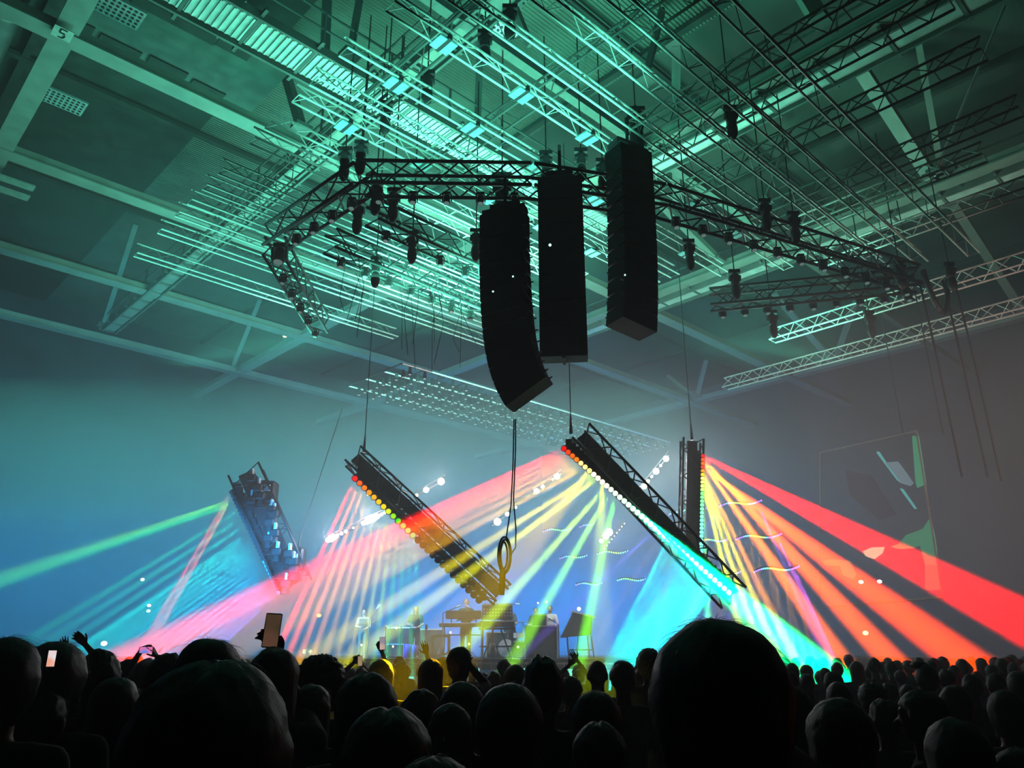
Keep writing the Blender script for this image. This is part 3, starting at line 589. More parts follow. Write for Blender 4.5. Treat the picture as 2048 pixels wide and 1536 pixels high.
# microphone stands
def mic(x, x2, y2, d, hh, label):
    b = at(x, d); e = P(x2, y2, d); t = thing('microphone_stand', label, 'microphone stand', b)
    part('stand', MB().tube(b, b+ZX*hh, .018).tube(b+ZX*.02, b+Vector((.22, .1, 0)), .015).tube(b+ZX*.02, b+Vector((-.22, .1, 0)), .015), M_grey, t)
    part('boom', MB().tube(b+ZX*hh, e, .014), M_grey, t); part('microphone', MB().cap(e, e+(e-b-ZX*hh).normalized()*.1, .03, .035, 8), M_alu, t)
mic(735, 755, 1216, 25.6, 1.2, 'microphone stand with a long boom at the striped shirt')
mic(884, 914, 1214, 25.4, 1.35, 'boom microphone left of the middle performer')
mic(963, 938, 1215, 25.2, 1.25, 'boom microphone right of the middle performer')
mic(1118, 1104, 1240, 25.4, 1.0, 'boom microphone at the white shirt')
mic(1012, 1032, 1208, 27.5, 1.75, 'tall overhead microphone boom behind the synthesizer')
for x, y, d, c, tx in ((772, 1254, 26.2, (1, .85, .6), 'over the left cymbal'), (793, 1256, 26.2, (1, .85, .6), 'over the right cymbal'), (723, 1290, 25.5, (1, .9, .7), 'at the feet of the striped shirt'), (786, 1293, 26, (1, .8, .3), 'on the small amplifier'), (901, 1265, 26, (1, .8, .4), 'under the keyboards'), (938, 1288, 25.6, (1, .8, .2), 'right of the middle performer\'s legs'), (1076, 1206, 30, (1, .98, .95), 'on the blue backdrop, left'), (1093, 1204, 30, (1, .98, .95), 'on the blue backdrop, right'), (1036, 1294, 26, (1, .8, .4), 'beside the drums')):
    p = P(x, y, d); single('stage_lamp', MB().ell(p, (.032,)*3, 8, 6), glow(c, 6), 'small lit point '+tx, 'lamp')
# hall lights and signs far off
for x, y, d, c, r_, tx in ((20, 966, 42, (1, .5, .3), .06, 'upper left balcony, left'), (32, 962, 42, (1, .7, .5), .06, 'upper left balcony, right'), (160, 984, 42, (.9, .9, .7), .05, 'balcony, second pair left'), (173, 982, 42, (.9, .9, .7), .05, 'balcony, second pair right'), (245, 998, 42, (.8, .95, .9), .07, 'balcony, third'), (285, 1159, 36, (1, .95, .8), .07, 'above the far left crowd'), (298, 1211, 36, (1, .6, .7), .07, 'pinkish, over the phone'), (297, 1222, 36, (.6, 1, .7), .07, 'greenish, over the phone'), (208, 1287, 34, (1, .85, .6), .1, 'just over the crowd at the left'), (38, 1069, 42, (.8, .8, .7), .09, 'far left, low'), (638, 1231, 30, (1, .75, .1), .06, 'yellow, in the pink beam'), (1722, 1164, 26, (1, .95, .85), .06, 'in the red beam, left'), (1759, 1163, 26, (1, .95, .85), .06, 'in the red beam, right'), (1731, 1266, 30, (1, .85, .5), .08, 'low in the orange beam'), (570, 672, 36, (1, .95, .6), .08, 'under the ring at the left')):
    p = P(x, y, d); single('wall_lamp', MB().ell(p, (r_*1.4, r_, r_), 8, 6), glow(c, 3), 'tiny distant lamp: '+tx, 'lamp')
p = P(47, 992, 42); t = thing('lit_window', 'small orange lit opening on the far left wall', 'window', p); part('pane', MB().box(p, (.26, .05, .4)), glow((1, .45, .2), 1), t); part('frame', MB().box(p+Vector((-.15, 0, 0)), (.04, .08, .46)).box(p+Vector((.15, 0, 0)), (.04, .08, .46)), M_dk, t)
for x in (611, 617): pass
p = P(616, 1303, 33); t = thing('exit_sign', 'pale green emergency exit sign low at the left of the stage', 'sign', p)
part('panel', MB().box(p+Vector((0, .03, 0)), (.56, .03, .22)), glow((.15, .3, .1), .5), t)
ic = MB().box(p+Vector((-.18, 0, 0)), (.05, .02, .15))
for z in (-.06, 0, .06): ic.box(p+Vector((-.13, 0, z)), (.09, .02, .03))
ic.box(p+Vector((.1, 0, 0)), (.16, .02, .04)).box(p+Vector((.1, 0, 0)), (.04, .02, .15)); part('symbol', ic, glow((.75, 1, .5), 1.8), t)

# side screen at the right: dark panel showing a close-up in green, blue and cream
SA, SB = P(1640, 1000, 30), P(1886, 1000, 22)
sd = Vector((SB.x-SA.x, SB.y-SA.y, 0)).normalized(); sn = Vector((sd.y, -sd.x, 0))
def onscr(x, y):
    r = ray(x, y); n = sn; k = (SA-Vector((0, 0, CZ))).dot(n)/r.dot(n); return Vector((0, 0, CZ))+r*k
ct = onscr(1760, 1040); t = thing('video_screen', 'see-through video screen at the right showing a green and cream close-up', 'screen', ct)
q = [onscr(1640, 905), onscr(1833, 862), onscr(1886, 1195), onscr(1640, 1215)]
fb = MB()
for k in range(4): fb.tube(q[k], q[(k+1) % 4], .035, 6)
part('frame', fb, M_steel_d, t)
def shp(pts, c, e, nm='picture'):
    part(nm, MB().prism([onscr(x, y)+sn*.0 for x, y in pts][::-1], sn*-.03), glow(c, e), t)
    
shp([(1824, 872), (1836, 872), (1851, 968), (1834, 976), (1831, 965)], (.05, .55, .28), .55)
shp([(1860, 1035), (1868, 1070), (1871, 1090), (1876, 1130), (1850, 1130), (1840, 1092), (1815, 1096), (1797, 1088), (1812, 1070), (1845, 1058)], (.06, .5, .27), .5)
shp([(1850, 1130), (1876, 1130), (1882, 1180), (1850, 1180)], (.5, .28, .18), .6)
shp([(1780, 1094), (1797, 1088), (1830, 1096), (1800, 1098)], (.9, .5, .2), .8)
shp([(1725, 1103), (1742, 1095), (1768, 1094), (1764, 1106), (1748, 1118), (1732, 1113)], (1, .85, .55), 1.0)
shp([(1645, 1122), (1662, 1118), (1700, 1122), (1712, 1150), (1705, 1158), (1685, 1150), (1680, 1132), (1650, 1130)], (.12, .5, .35), .45)
shp([(1770, 925), (1795, 923), (1826, 966), (1820, 972), (1800, 966)], (.16, .26, .32), .9)
shp([(1752, 904), (1757, 903), (1772, 925), (1800, 963), (1795, 962), (1768, 926)], (.1, .6, .6), .8)
shp([(1799, 977), (1805, 978), (1832, 1017), (1829, 1018)], (.1, .6, .6), .8)
shp([(1690, 940), (1740, 950), (1790, 1028), (1757, 1040), (1700, 990)], (.06, .08, .16), .25)
for x in (1800, 1880): part('hanger', MB().tube(onscr(x, 868)-sn*.1, Vector((*onscr(x, 868).xy, 15.5)), .02), M_cable, t)

# ------------------------------------------------------------------ people
def body_mesh(arms, hgt=1.0, vox=.012, lean=0):
    """one continuous body facing +Y, 1.75 m tall, feet on z = 0; arms: two (elbow, wrist, palm normal, curl) in order left, right"""
    m = MB()
    m.ell((0, 0, .96), (.165, .115, .14)); m.ell((0, .005, 1.13), (.15, .105, .17)); m.ell((0, 0, 1.3), (.18, .115, .17))
    m.cap((-.13, -.005, 1.41), (.13, -.005, 1.41), .065, .065); m.cap((0, -.01, 1.4), (0, .01, 1.58), .062, .055)
    m.ell((0, .012, 1.65), (.076, .097, .105)); m.ell((0, .045, 1.59), (.052, .055, .052)); m.cap((0, .1, 1.65), (0, .125, 1.622), .009, .016, 8)
    m.ell((0, .098, 1.588), (.025, .012, .010)); m.ell((0, .095, 1.678), (.06, .014, .012))
    for s in (-1, 1):
        m.ell((s*.03, .094, 1.655), (.014, .012, .010)); m.ell((s*.08, .0, 1.64), (.012, .022, .034))
        m.cap((s*.085, 0, .93), (s*.1, .015, .5), .088, .058); m.cap((s*.1, .01, .5), (s*.105, -.015, .09), .056, .038)
        m.cap((s*.105, -.03, .045), (s*.12, .16, .03), .042, .03)
    for s, A in zip((-1, 1), arms):
        el, wr, nn, curl = A; sh = Vector((s*.185, 0, 1.41)); el = Vector(el); wr = Vector(wr)
        m.cap(sh, el, .052, .038); m.cap(el, wr, .038, .026)
        d = (wr-el).normalized(); nn = Vector(nn); nn = (nn-d*nn.dot(d)).normalized(); sd_ = d.cross(nn).normalized()*s
        kn = wr+d*.085
        for k in range(4): m.cap(wr+d*.01+sd_*(.012-.008*k), kn+sd_*(.033-.022*k), .014, .012, 8)
        for k, L in enumerate((.068, .078, .072, .056)):
            p = kn+sd_*(.034-.0225*k); dd = d; r_ = .0095
            spread = sd_*(.12-.08*k)*(1-curl)
            for j, l in enumerate((L*.42, L*.33, L*.3)):
                ang = curl*(.9+.35*j)*(1+.1*k); dd = (Matrix.Rotation(ang*.62, 3, sd_*s)@dd) if False else (dd*math.cos(ang*.62)+nn*math.sin(ang*.62)).normalized()
                q = p+(dd+spread).normalized()*l*1.15; m.cap(p, q, r_, r_*.9, 8); p = q; r_ *= .93
        tb = wr+d*.03+sd_*.026; q = tb+(sd_*.75+d*.6+nn*curl*.5).normalized()*.042; m.cap(tb, q, .013, .0105, 8)
        q2 = q+(sd_*.35+d*.8+nn*curl*.8).normalized()*.034; m.cap(q, q2, .0105, .009, 8)
    me = m.mesh('body'); o = bpy.data.objects.new('tmp', me); COL.objects.link(o)
    r = o.modifiers.new('r', 'REMESH'); r.mode = 'VOXEL'; r.voxel_size = vox; r.use_smooth_shade = True
    sm = o.modifiers.new('s', 'SMOOTH'); sm.factor = .5; sm.iterations = 2 if vox > .009 else 3
    dg = bpy.context.evaluated_depsgraph_get(); out = bpy.data.meshes.new_from_object(o.evaluated_get(dg)); bpy.data.objects.remove(o)
    out.name = 'body'; return out
def shirt_mesh(arms, long=False):
    m = MB(); m.ell((0, 0, .99), (.18, .13, .12)); m.ell((0, .005, 1.13), (.168, .122, .18)); m.ell((0, 0, 1.3), (.198, .131, .17)); m.cap((-.13, -.005, 1.4), (.13, -.005, 1.4), .078, .078); m.ell((0, -.005, 1.45), (.085, .08, .045))
    for s, A in zip((-1, 1), arms):
        el = Vector(A[0]); wr = Vector(A[1]); sh = Vector((s*.185, 0, 1.405)); e2 = sh.lerp(el, .7) if not long else el; m.cap(sh, e2, .066, .056)
        if long: m.cap(el, el.lerp(wr, .9), .052, .038)
    o = bpy.data.objects.new('tmp', m.mesh('shirt')); COL.objects.link(o)
    r = o.modifiers.new('r', 'REMESH'); r.mode = 'VOXEL'; r.voxel_size = .018; r.use_smooth_shade = True
    sm = o.modifiers.new('s', 'SMOOTH'); sm.iterations = 3
    out = bpy.data.meshes.new_from_object(o.evaluated_get(bpy.context.evaluated_depsgraph_get())); bpy.data.objects.remove(o); out.name = 'shirt'; return out
def trousers_mesh():
    m = MB(); m.ell((0, 0, .95), (.178, .128, .13))
    for s in (-1, 1): m.cap((s*.085, 0, .92), (s*.1, .015, .5), .098, .07); m.cap((s*.1, .01, .5), (s*.105, -.015, .1), .068, .055)
    o = bpy.data.objects.new('tmp', m.mesh('trousers')); COL.objects.link(o)
    r = o.modifiers.new('r', 'REMESH'); r.mode = 'VOXEL'; r.voxel_size = .02; r.use_smooth_shade = True
    out = bpy.data.meshes.new_from_object(o.evaluated_get(bpy.context.evaluated_depsgraph_get())); bpy.data.objects.remove(o); out.name = 'trousers'; return out
DOWN = [((-.25, -.03, 1.13), (-.23, .1, .9), (.9, .3, 0), .45), ((.25, -.03, 1.13), (.23, .1, .9), (-.9, .3, 0), .45)]
BODY = body_mesh(DOWN, vox=.014); SHIRT = shirt_mesh(DOWN); SHIRTL = shirt_mesh(DOWN, True); TROU = trousers_mesh()
M_skin = [mat('skin', c, .55, var=.08, scale=30) for c in ((.50, .30, .21), (.34, .19, .12), (.62, .40, .30))]
M_hair = {'black': mat('black_hair', (.012, .011, .011), .45, scale=40, spec=.35), 'brown': mat('brown_hair', (.045, .026, .015), .45, scale=40, spec=.35), 'blond': mat('blond_hair', (.28, .17, .07), .45, scale=40), 'red': mat('auburn_hair', (.12, .04, .015), .45, scale=40)}
for m_ in M_hair.values():
    nt = m_.node_tree; n_ = nt.nodes.new('ShaderNodeTexNoise'); mp_ = nt.nodes.new('ShaderNodeMapping'); tc_ = nt.nodes.new('ShaderNodeTexCoord'); mp_.inputs['Scale'].default_value = (260, 260, 18)
    bp_ = nt.nodes.new('ShaderNodeBump'); bp_.inputs['Strength'].default_value = .5; bp_.inputs['Distance'].default_value = .004
    nt.links.new(tc_.outputs['Object'], mp_.inputs[0]); nt.links.new(mp_.outputs[0], n_.inputs['Vector']); nt.links.new(n_.outputs['Fac'], bp_.inputs['Height']); nt.links.new(bp_.outputs['Normal'], nt.nodes['Principled BSDF'].inputs['Normal'])
M_cloth = {k: mat(k+'_cloth', c, .9, var=.15, scale=25) for k, c in {'black': (.012, .012, .014), 'navy': (.015, .02, .045), 'grey': (.09, .09, .09), 'white': (.6, .6, .58), 'cream': (.30, .28, .20), 'green': (.03, .08, .04), 'red': (.18, .02, .02), 'denim': (.04, .06, .12)}.items()}

HR = {}
def hair_mesh(kind, rx, seed, near):
    """hair around the head centre (0,.012,1.655); rx is the half width seen from behind"""
    k = (kind, rx, seed, near)
    rr = random.Random(seed*17+3); m = MB(); C0 = Vector((0, -.005, 1.655)); nu, nv = (56, 36) if near else (26, 18)
    rz = {'short': rx*1.28, 'tousled': rx*1.15, 'long': rx*1.12, 'parted': rx*1.15, 'lobes': rx*1.45, 'curly': rx*1.08, 'bun': rx*1.2, 'cap': rx*1.2, 'shaved': rx*1.3, 'quiff': rx*1.32}[kind]
    ry = rx*1.15; drop = {'long': 3.0, 'parted': 3.2, 'tousled': 1.2, 'lobes': 1.15, 'curly': 1.2}.get(kind, .85)
    if kind == 'tousled': drop = 1.45
    off = Vector((seed*3.1, seed*1.7, 0))
    def fn(d):
        z = d.z
        n1 = noise.noise(d*2.2+off)*.10+noise.noise(d*6+off)*.055
        if kind in ('curly',): n1 = noise.noise(d*5+off)*.14+noise.noise(d*12+off)*.09
        if kind in ('tousled', 'quiff'): n1 = noise.noise(d*2+off)*.05+noise.noise(Vector((d.x*9, d.y*9, d.z*3))+off)*.02
        if kind in ('cap', 'shaved'): n1 = noise.noise(d*3+off)*.015
        if kind == 'parted': n1 -= .10*math.exp(-(d.x/.07)**2)*max(0, z+.2)
        if kind == 'lobes': n1 -= .14*math.exp(-(d.x/.13)**2)*max(0, z)
        if kind in ('long', 'parted'): n1 = n1*.5+.006*math.sin(math.atan2(d.y, d.x)*34+4*noise.noise(d*3))
        k_ = 1+n1
        if d.y > .35 and z < .45: k_ *= 1-min(1, (d.y-.35)*2.4)*min(1, (.45-z)*2.5)*.42   # the face stays free
        return k_
    m.ell(C0, (1, 1, 1), nu, nv, fn=lambda d: 1)
    vs = []
    for (x, y, z) in m.v:
        d = (Vector((x, y, z))-C0); d.normalize(); k_ = fn(d)
        X = d.x*rx*k_; Y = d.y*ry*k_; Z = d.z*rz*k_
        if d.z < 0:
            Z *= drop
            if kind in ('long', 'parted'): X = X/max(.2, math.sqrt(max(0, 1-d.z*d.z)+.04))*max(.0, (1-max(0, -d.z-.82)*5.2)) if d.z > -1 else 0; Y = min(Y/max(.25, math.sqrt(max(0, 1-d.z*d.z)+.04)), .04)*(.9)
            elif kind in ('short', 'quiff', 'shaved', 'cap', 'bun'): X *= 1-.30*(-d.z); Y *= 1-.1*(-d.z)
            elif kind in ('tousled', 'lobes', 'curly'): X *= 1-.12*(-d.z)
        vs.append((C0.x+X, C0.y+Y, C0.z+Z))
    m.v = vs
    if kind == 'bun': m.ell((rr.uniform(-.01, .01), -.03, 1.655+rz+.03), (.05, .05, .045), 14, 10)
    if kind == 'quiff': m.ell((-.025, .05, 1.655+rz*.93), (rx*.75, .07, .035), 16, 10)
    # loose strands break the outline
    N = {'curly': 420, 'tousled': 900, 'long': 420, 'parted': 420, 'lobes': 260, 'quiff': 300, 'short': 300, 'bun': 260}.get(kind, 0)
    if not near: N //= 5
    base = [Vector(v) for v in vs[1:-1]]
    crown = C0+Vector((0, -.02, rz))
    for _ in range(N):
        p = rr.choice(base)+Vector((rr.uniform(-.006, .006), rr.uniform(-.006, .006), rr.uniform(-.006, .006)))
        if p.y > .06 and p.z < 1.66: continue
        o_ = (p-C0); o_.normalize(); t1 = (p-crown); t1 = t1-o_*t1.dot(o_)
        if t1.length < 1e-3: continue
        t1.normalize(); w1 = o_.cross(t1); t1 = (t1+w1*rr.uniform(-.5, .5)).normalized()
        big = rr.random() < (.4 if kind in ('tousled', 'curly') else .08)
        L = rr.uniform(.03, .07)*(1.3 if big else 1); lift = rr.uniform(.1, .3) if big else rr.uniform(.02, .15); ph = rr.uniform(0, 6); r_ = .0004 if near else .0012
        pts = []
        for j in range(6):
            f = j/5
            if kind == 'curly': pts.append(p-o_*.004+t1*L*f*.7+o_*(.016*math.sin(f*6+ph)*f+lift*.04*f)+w1*.014*math.cos(f*6+ph)*f)
            else: pts.append(p-o_*.004+t1*L*f+o_*L*lift*math.sin(f*2.4)+Vector((0, 0, -.02*f*f)))
        for j in range(5): m.tube(pts[j], pts[j+1], r_*(1-j*.17), 3, r_*(1-(j+1)*.17))
    me = m.mesh('hair', True); return me
def person(label, x, ytop, wpx, kind='short', hair='black', rx=.095, rz_=0, shirt='black', arms=None, skin=0, near=None, dist=None, long_sleeve=False, seed=None, pants='black', cap=None):
    """places a standing figure so that its hair top is at (x, ytop) and its hair is wpx wide"""
    global NPP
    NPP += 1; sd0 = seed or NPP
    top = {'short': 1.28, 'tousled': 1.15, 'long': 1.12, 'parted': 1.15, 'lobes': 1.45, 'curly': 1.08, 'bun': 1.2, 'cap': 1.2, 'shaved': 1.3, 'quiff': 1.32}[kind]
    d = dist or 2*rx*1.04*FPX/wpx*1.06
    p = P(x, ytop, d); z = p.z; scale = z/(1.655+rx*top*1.03)
    scale = max(.80, min(1.13, scale)); fz = z-scale*(1.655+rx*top*1.03)
    d *= 1
    t = thing('person', label, 'person', (p.x, p.y, 0), None, rz_)
    if near is None: near = d < 5.5
    am = arms or DOWN
    bm = BODY if arms is None else body_mesh(am, vox=.007)
    sm_ = (SHIRTL if long_sleeve else SHIRT) if arms is None else shirt_mesh(am, long_sleeve)
    def ch(name, me, m):
        me2 = me
        o = bpy.data.objects.new(name, me2); COL.objects.link(o); o.parent = t
        if not me2.materials: me2.materials.append(m)
        o.material_slots[0].link = 'OBJECT'; o.material_slots[0].material = m; return o
    ch('body', bm, M_skin[skin]); ch('shirt', sm_, M_cloth[shirt]); ch('trousers', TROU, M_cloth[pants])
    h = ch('hair' if kind != 'cap' else 'cap', hair_mesh(kind, rx, sd0, near), M_hair[hair] if kind != 'cap' else M_cloth[cap or 'black'])
    t.scale = (scale, scale, scale)
    t.location = (p.x, p.y, 0 if abs(fz) < .02 else fz)
    t['at'] = 0; del t['at']
    return t
NPP = 0
def lw(t_, wx, wy, wd, px_scale=1): # world point into the person's frame
    return None
def arms_to(x, ytop, wpx, rx, kind, targets, curl=(.5, .5), nn=((0, -1, 0), (0, -1, 0)), elbow=((-.25, .1, -.2), (.25, .1, -.2)), dist=None):
    """arms reaching to picture-measured hand positions; targets: (x, y, depth offset) or None, left then right"""
    top = {'short': 1.28, 'tousled': 1.15, 'long': 1.12, 'parted': 1.15, 'lobes': 1.45, 'curly': 1.08, 'bun': 1.2, 'cap': 1.2, 'shaved': 1.3, 'quiff': 1.32}[kind]
    d = dist or 2*rx*1.04*FPX/wpx*1.06; p = P(x, ytop, d); sc = max(.80, min(1.13, p.z/(1.655+rx*top*1.03))); fz = p.z-sc*(1.655+rx*top*1.03)
    out = []
    for k, s in enumerate((-1, 1)):
        T = targets[k]
        if T is None: out.append(DOWN[k]); continue
        w_ = P(T[0], T[1], d+T[2]); w_ = (w_-Vector((p.x, p.y, fz)))/sc; sh = Vector((s*.185, 0, 1.41))
        v = w_-sh; L = min(v.length, .535); v.normalize(); w_ = sh+v*L; a = .28; c = .26
        q = (a*a-c*c+L*L)/(2*L); hgt = math.sqrt(max(0, a*a-q*q)); e = Vector(elbow[k]); e = (e-v*e.dot(v)).normalized()
        out.append((sh+v*q+e*hgt, w_, nn[k], curl[k]))
    return out
def phone(x, y, d, hpx, label, c1, c2, tilt=0, land=False, e=1.0):
    """a phone whose lit screen faces the viewer"""
    c = P(x, y, d); Hh = hpx*d/FPX*1.02; Ww = Hh*.48
    if land: Hh, Ww = Ww*1.0, Hh*1.0
    n = (Vector((0, 0, CZ))-c).normalized(); r_ = n.cross(ZX).normalized()*-1; u = n.cross(r_).normalized()
    if u.z < 0: u = -u
    r_ = (r_*math.cos(tilt)+u*math.sin(tilt)); u = n.cross(r_); u = u if u.z > 0 else -u
    t = thing('smartphone', label, 'phone', c)
    part('case', MB().box(c-n*.005, (Ww, Hh, .009), (r_, u, n), .004), M_dk, t)
    mt = mat('phone_picture', c1, .2, 0, c1, e); nt = mt.node_tree; b_ = nt.nodes['Principled BSDF']; tc = nt.nodes.new('ShaderNodeTexCoord'); nz = nt.nodes.new('ShaderNodeTexNoise'); nz.inputs['Scale'].default_value = 2.2/Hh*.4
    cr = nt.nodes.new('ShaderNodeValToRGB'); cr.color_ramp.elements[0].position = .4; cr.color_ramp.elements[1].position = .6; cr.color_ramp.elements[0].color = (*c1, 1); cr.color_ramp.elements[1].color = (*c2, 1)
    nt.links.new(tc.outputs['Object'], nz.inputs['Vector']); nt.links.new(nz.outputs['Fac'], cr.inputs['Fac']); nt.links.new(cr.outputs['Color'], b_.inputs['Emission Color'])
    part('screen', MB().box(c+n*.0005, (Ww*.9, Hh*.93, .002), (r_, u, n)), mt, t)
    return t
BK = 'seen from behind'
# --- near people
person('very tall dark figure right of centre with tousled dark hair rising into the green beam', 1426, 1230, 262, 'tousled', 'black', .125, shirt='navy')
person('large dark figure in the left foreground with wide long hair', 440, 1312, 315, 'parted', 'black', .15, -.12, seed=4)
person('dark figure with a rounded head just left behind the large left foreground figure', 425, 1274, 128, 'tousled', 'black', .11)
person('dark haired figure at the left edge with a fuzzy crown', 22, 1272, 128, 'tousled', 'black', .105)
person('dark figure at the left edge, the second from it, behind the white phone screen', 118, 1281, 118, 'tousled', 'black', .115)
person('figure in a dark cap with a pale rimmed brim at the lower left corner', 30, 1354, 108, 'cap', 'black', .1, .5, cap='black')
person('dark haired figure in a faintly striped shirt at the lower left', 95, 1378, 70, 'short', 'black', .085, shirt='grey', dist=3.2)
person('dark haired figure with glasses glint, left of the two hands framing a phone', 202, 1298, 80, 'short', 'black', .1, .5)
person('wide headed dark figure behind the small of the left crowd, near the raised sideways phone', 338, 1304, 76, 'short', 'black', .1)
person('figure with a large round head under the raised dark phone', 552, 1292, 96, 'long', 'black', .105, arms=arms_to(552, 1292, 96, .105, 'long', (None, (558, 1316, .22)), (.5, .75), ((0, -1, 0), (-.3, -.9, 0)), ((-.3, 0, -.2), (.15, .6, -.6))))
person('curly haired dark figure right of the raised dark phone', 645, 1308, 96, 'curly', 'black', .13)
person('dark figure with a smooth head and a pale green rim, before the curly haired one', 625, 1366, 84, 'long', 'brown', .1, shirt='black')
person('figure with a broad smooth dark head below the small phones', 738, 1341, 125, 'parted', 'black', .115)
person('long haired figure with a centre parting in the lower middle', 778, 1409, 190, 'parted', 'brown', .12)
person('dark head peeping in at the very bottom, in front of the centre parted one', 868, 1508, 200, 'long', 'brown', .11)
person('small round headed figure right of the centre parted one', 902, 1405, 92, 'long', 'brown', .09)
person('short haired dark figure behind the centre parted one', 842, 1376, 82, 'short', 'black', .095)
person('dark figure with a low wide head left of the broad central one', 925, 1361, 100, 'tousled', 'black', .11)
person('broad dark central figure with smooth hair in the lower middle', 1018, 1363, 138, 'tousled', 'black', .115, shirt='black')
person('figure whose hair rises in two points, before the stage boxes', 1085, 1308, 80, 'lobes', 'black', .09, shirt='navy')
person('curly headed figure with bright ringlets, right of the two-pointed head', 1141, 1352, 50, 'curly', 'brown', .105, shirt='red')
person('long haired figure seen between two-pointed head and very tall figure, lower', 1190, 1379, 104, 'long', 'brown', .1)
person('figure with an uneven parting at the bottom, right of centre', 1196, 1440, 118, 'parted', 'brown', .1)
person('close cropped figure with a yellow-green lit head', 1194, 1320, 40, 'shaved', 'blond', .083, shirt='white')
person('dark navy headed figure right of the yellow-green lit one', 1244, 1320, 54, 'short', 'black', .098, shirt='grey')
person('figure with long hair squeezed left of the very tall figure', 1284, 1334, 42, 'long', 'black', .1)
person('small figure with curly wisps touching the left of the very tall figure', 1297, 1296, 44, 'curly', 'black', .11, dist=7.5)
# --- lit heads before the stage
g = arms_to(920, 1292, 47, .095, 'curly', (None, (944, 1334, .03)), (.5, .6), ((0, -1, 0), (-1, 0, 0)), ((-.3, 0, -.2), (.35, .2, -1)))
person('golden lit curly head with one hand laid on it, before the keyboards', 920, 1292, 47, 'tousled', 'brown', .095, -.6, shirt='green', arms=g)
person('golden lit figure with straight hair left of the hand on the curly head', 862, 1316, 50, 'long', 'blond', .095, .2)
person('golden haired figure half behind the straight haired one', 886, 1314, 32, 'curly', 'blond', .1)
person('blond curly head glowing gold, third from the small phone', 804, 1322, 38, 'curly', 'blond', .11)
person('dark head with one bright golden edge beside the small phones', 763, 1317, 52, 'long', 'black', .1)
person('ginger rimmed head under the blond curly one', 800, 1366, 34, 'curly', 'red', .1)
person('dark small head left of the raised pale phone hand', 707, 1336, 26, 'short', 'black', .09)
g = arms_to(724, 1334, 34, .095, 'short', ((706, 1326, -.02), (722, 1330, .12)), (.6, .8), ((.5, -1, 0), (0, -1, 0)))
person('reddish lit figure holding up the pale phone with both hands', 724, 1334, 30, 'short', 'black', .09, arms=g, skin=0)
g = arms_to(757, 1328, 30, .09, 'short', (None, (763, 1299, .1)), (.6, .8), ((.5, -1, 0), (0, -1, 0)))
person('figure reaching a phone high, its head hidden by the gold edged one', 757, 1328, 30, 'short', 'black', .09, arms=g, skin=0)
g = arms_to(858, 1330, 34, .095, 'short', ((850, 1316, 0), None), (.15, .5), ((-.3, -1, 0), (0, -1, 0)), ((.8, 0, -.3), (0, 0, -1)))
person('figure raising an open bent hand in front of the stage', 862, 1326, 32, 'short', 'red', .09, arms=g, skin=0)
g = arms_to(1162, 1336, 32, .09, 'short', ((1140, 1328, 0), (1160, 1316, .1)), (.3, .2), ((0, -1, 0), (0, -1, 0)), ((-1, 0, 0), (1, 0, 0)))
person('green lit figure with both arms lifted, right of the two-pointed head', 1156, 1338, 28, 'short', 'black', .09, arms=g, skin=1, shirt='green')
g = arms_to(1290, 1340, 30, .09, 'short', ((1274, 1334, 0), None), (.05, .2), ((0, -1, 0), (0, -1, 0)))
person('figure holding up an open hand left of the very tall figure', 1286, 1342, 28, 'short', 'black', .09, arms=g)
person('small head behind the arm of the golden curly one', 988, 1342, 34, 'short', 'black', .095)
person('small pale yellow head right of the raised elbow', 969, 1345, 26, 'short', 'blond', .09)
person('broad dark small head left of the two-pointed head', 1030, 1328, 48, 'tousled', 'black', .1)
person('small green lit head left of the broad small one', 1012, 1322, 24, 'short', 'brown', .09)
person('small dark green head right of the curly ringlets', 1128, 1336, 24, 'short', 'brown', .09)
# --- left far
g = arms_to(290, 1322, 40, .095, 'short', ((274, 1318, .12), (310, 1318, .12)), (.35, .6), ((1, -.2, 0), (-1, -.2, 0)), ((-.5, .1, -1), (.5, .1, -1)))
person('figure holding a phone sideways in two hands above the left crowd', 292, 1320, 46, 'short', 'black', .095, arms=g, skin=1)
person('figure with a reddish lit cheek turned right, left of the sideways phone', 262, 1317, 44, 'short', 'black', .095, -1.0, skin=0)
g = arms_to(150, 1320, 36, .09, 'short', (None, (144, 1302, 0)), (.5, .08), ((0, -1, 0), (0, -1, 0)), ((0, 0, -1), (.3, .1, -1)))
person('figure raising one open hand at the left', 136, 1322, 34, 'short', 'black', .09, arms=g)
g = arms_to(170, 1322, 40, .09, 'short', (None, (176, 1300, 0)), (.5, .5), ((0, -1, 0), (0, -1, 0)))
person('figure raising a fist left of the glasses glint', 166, 1312, 38, 'short', 'black', .09, arms=g, skin=1)
person('dark headed figure below the glasses glint at the left', 236, 1352, 94, 'long', 'brown', .1, .3)
person('dark figure with a pale edged sleeve at the lower left', 160, 1395, 70, 'short', 'black', .095, shirt='grey')
person('shadowy figure next to the large left foreground figure', 290, 1400, 90, 'long', 'black', .1)
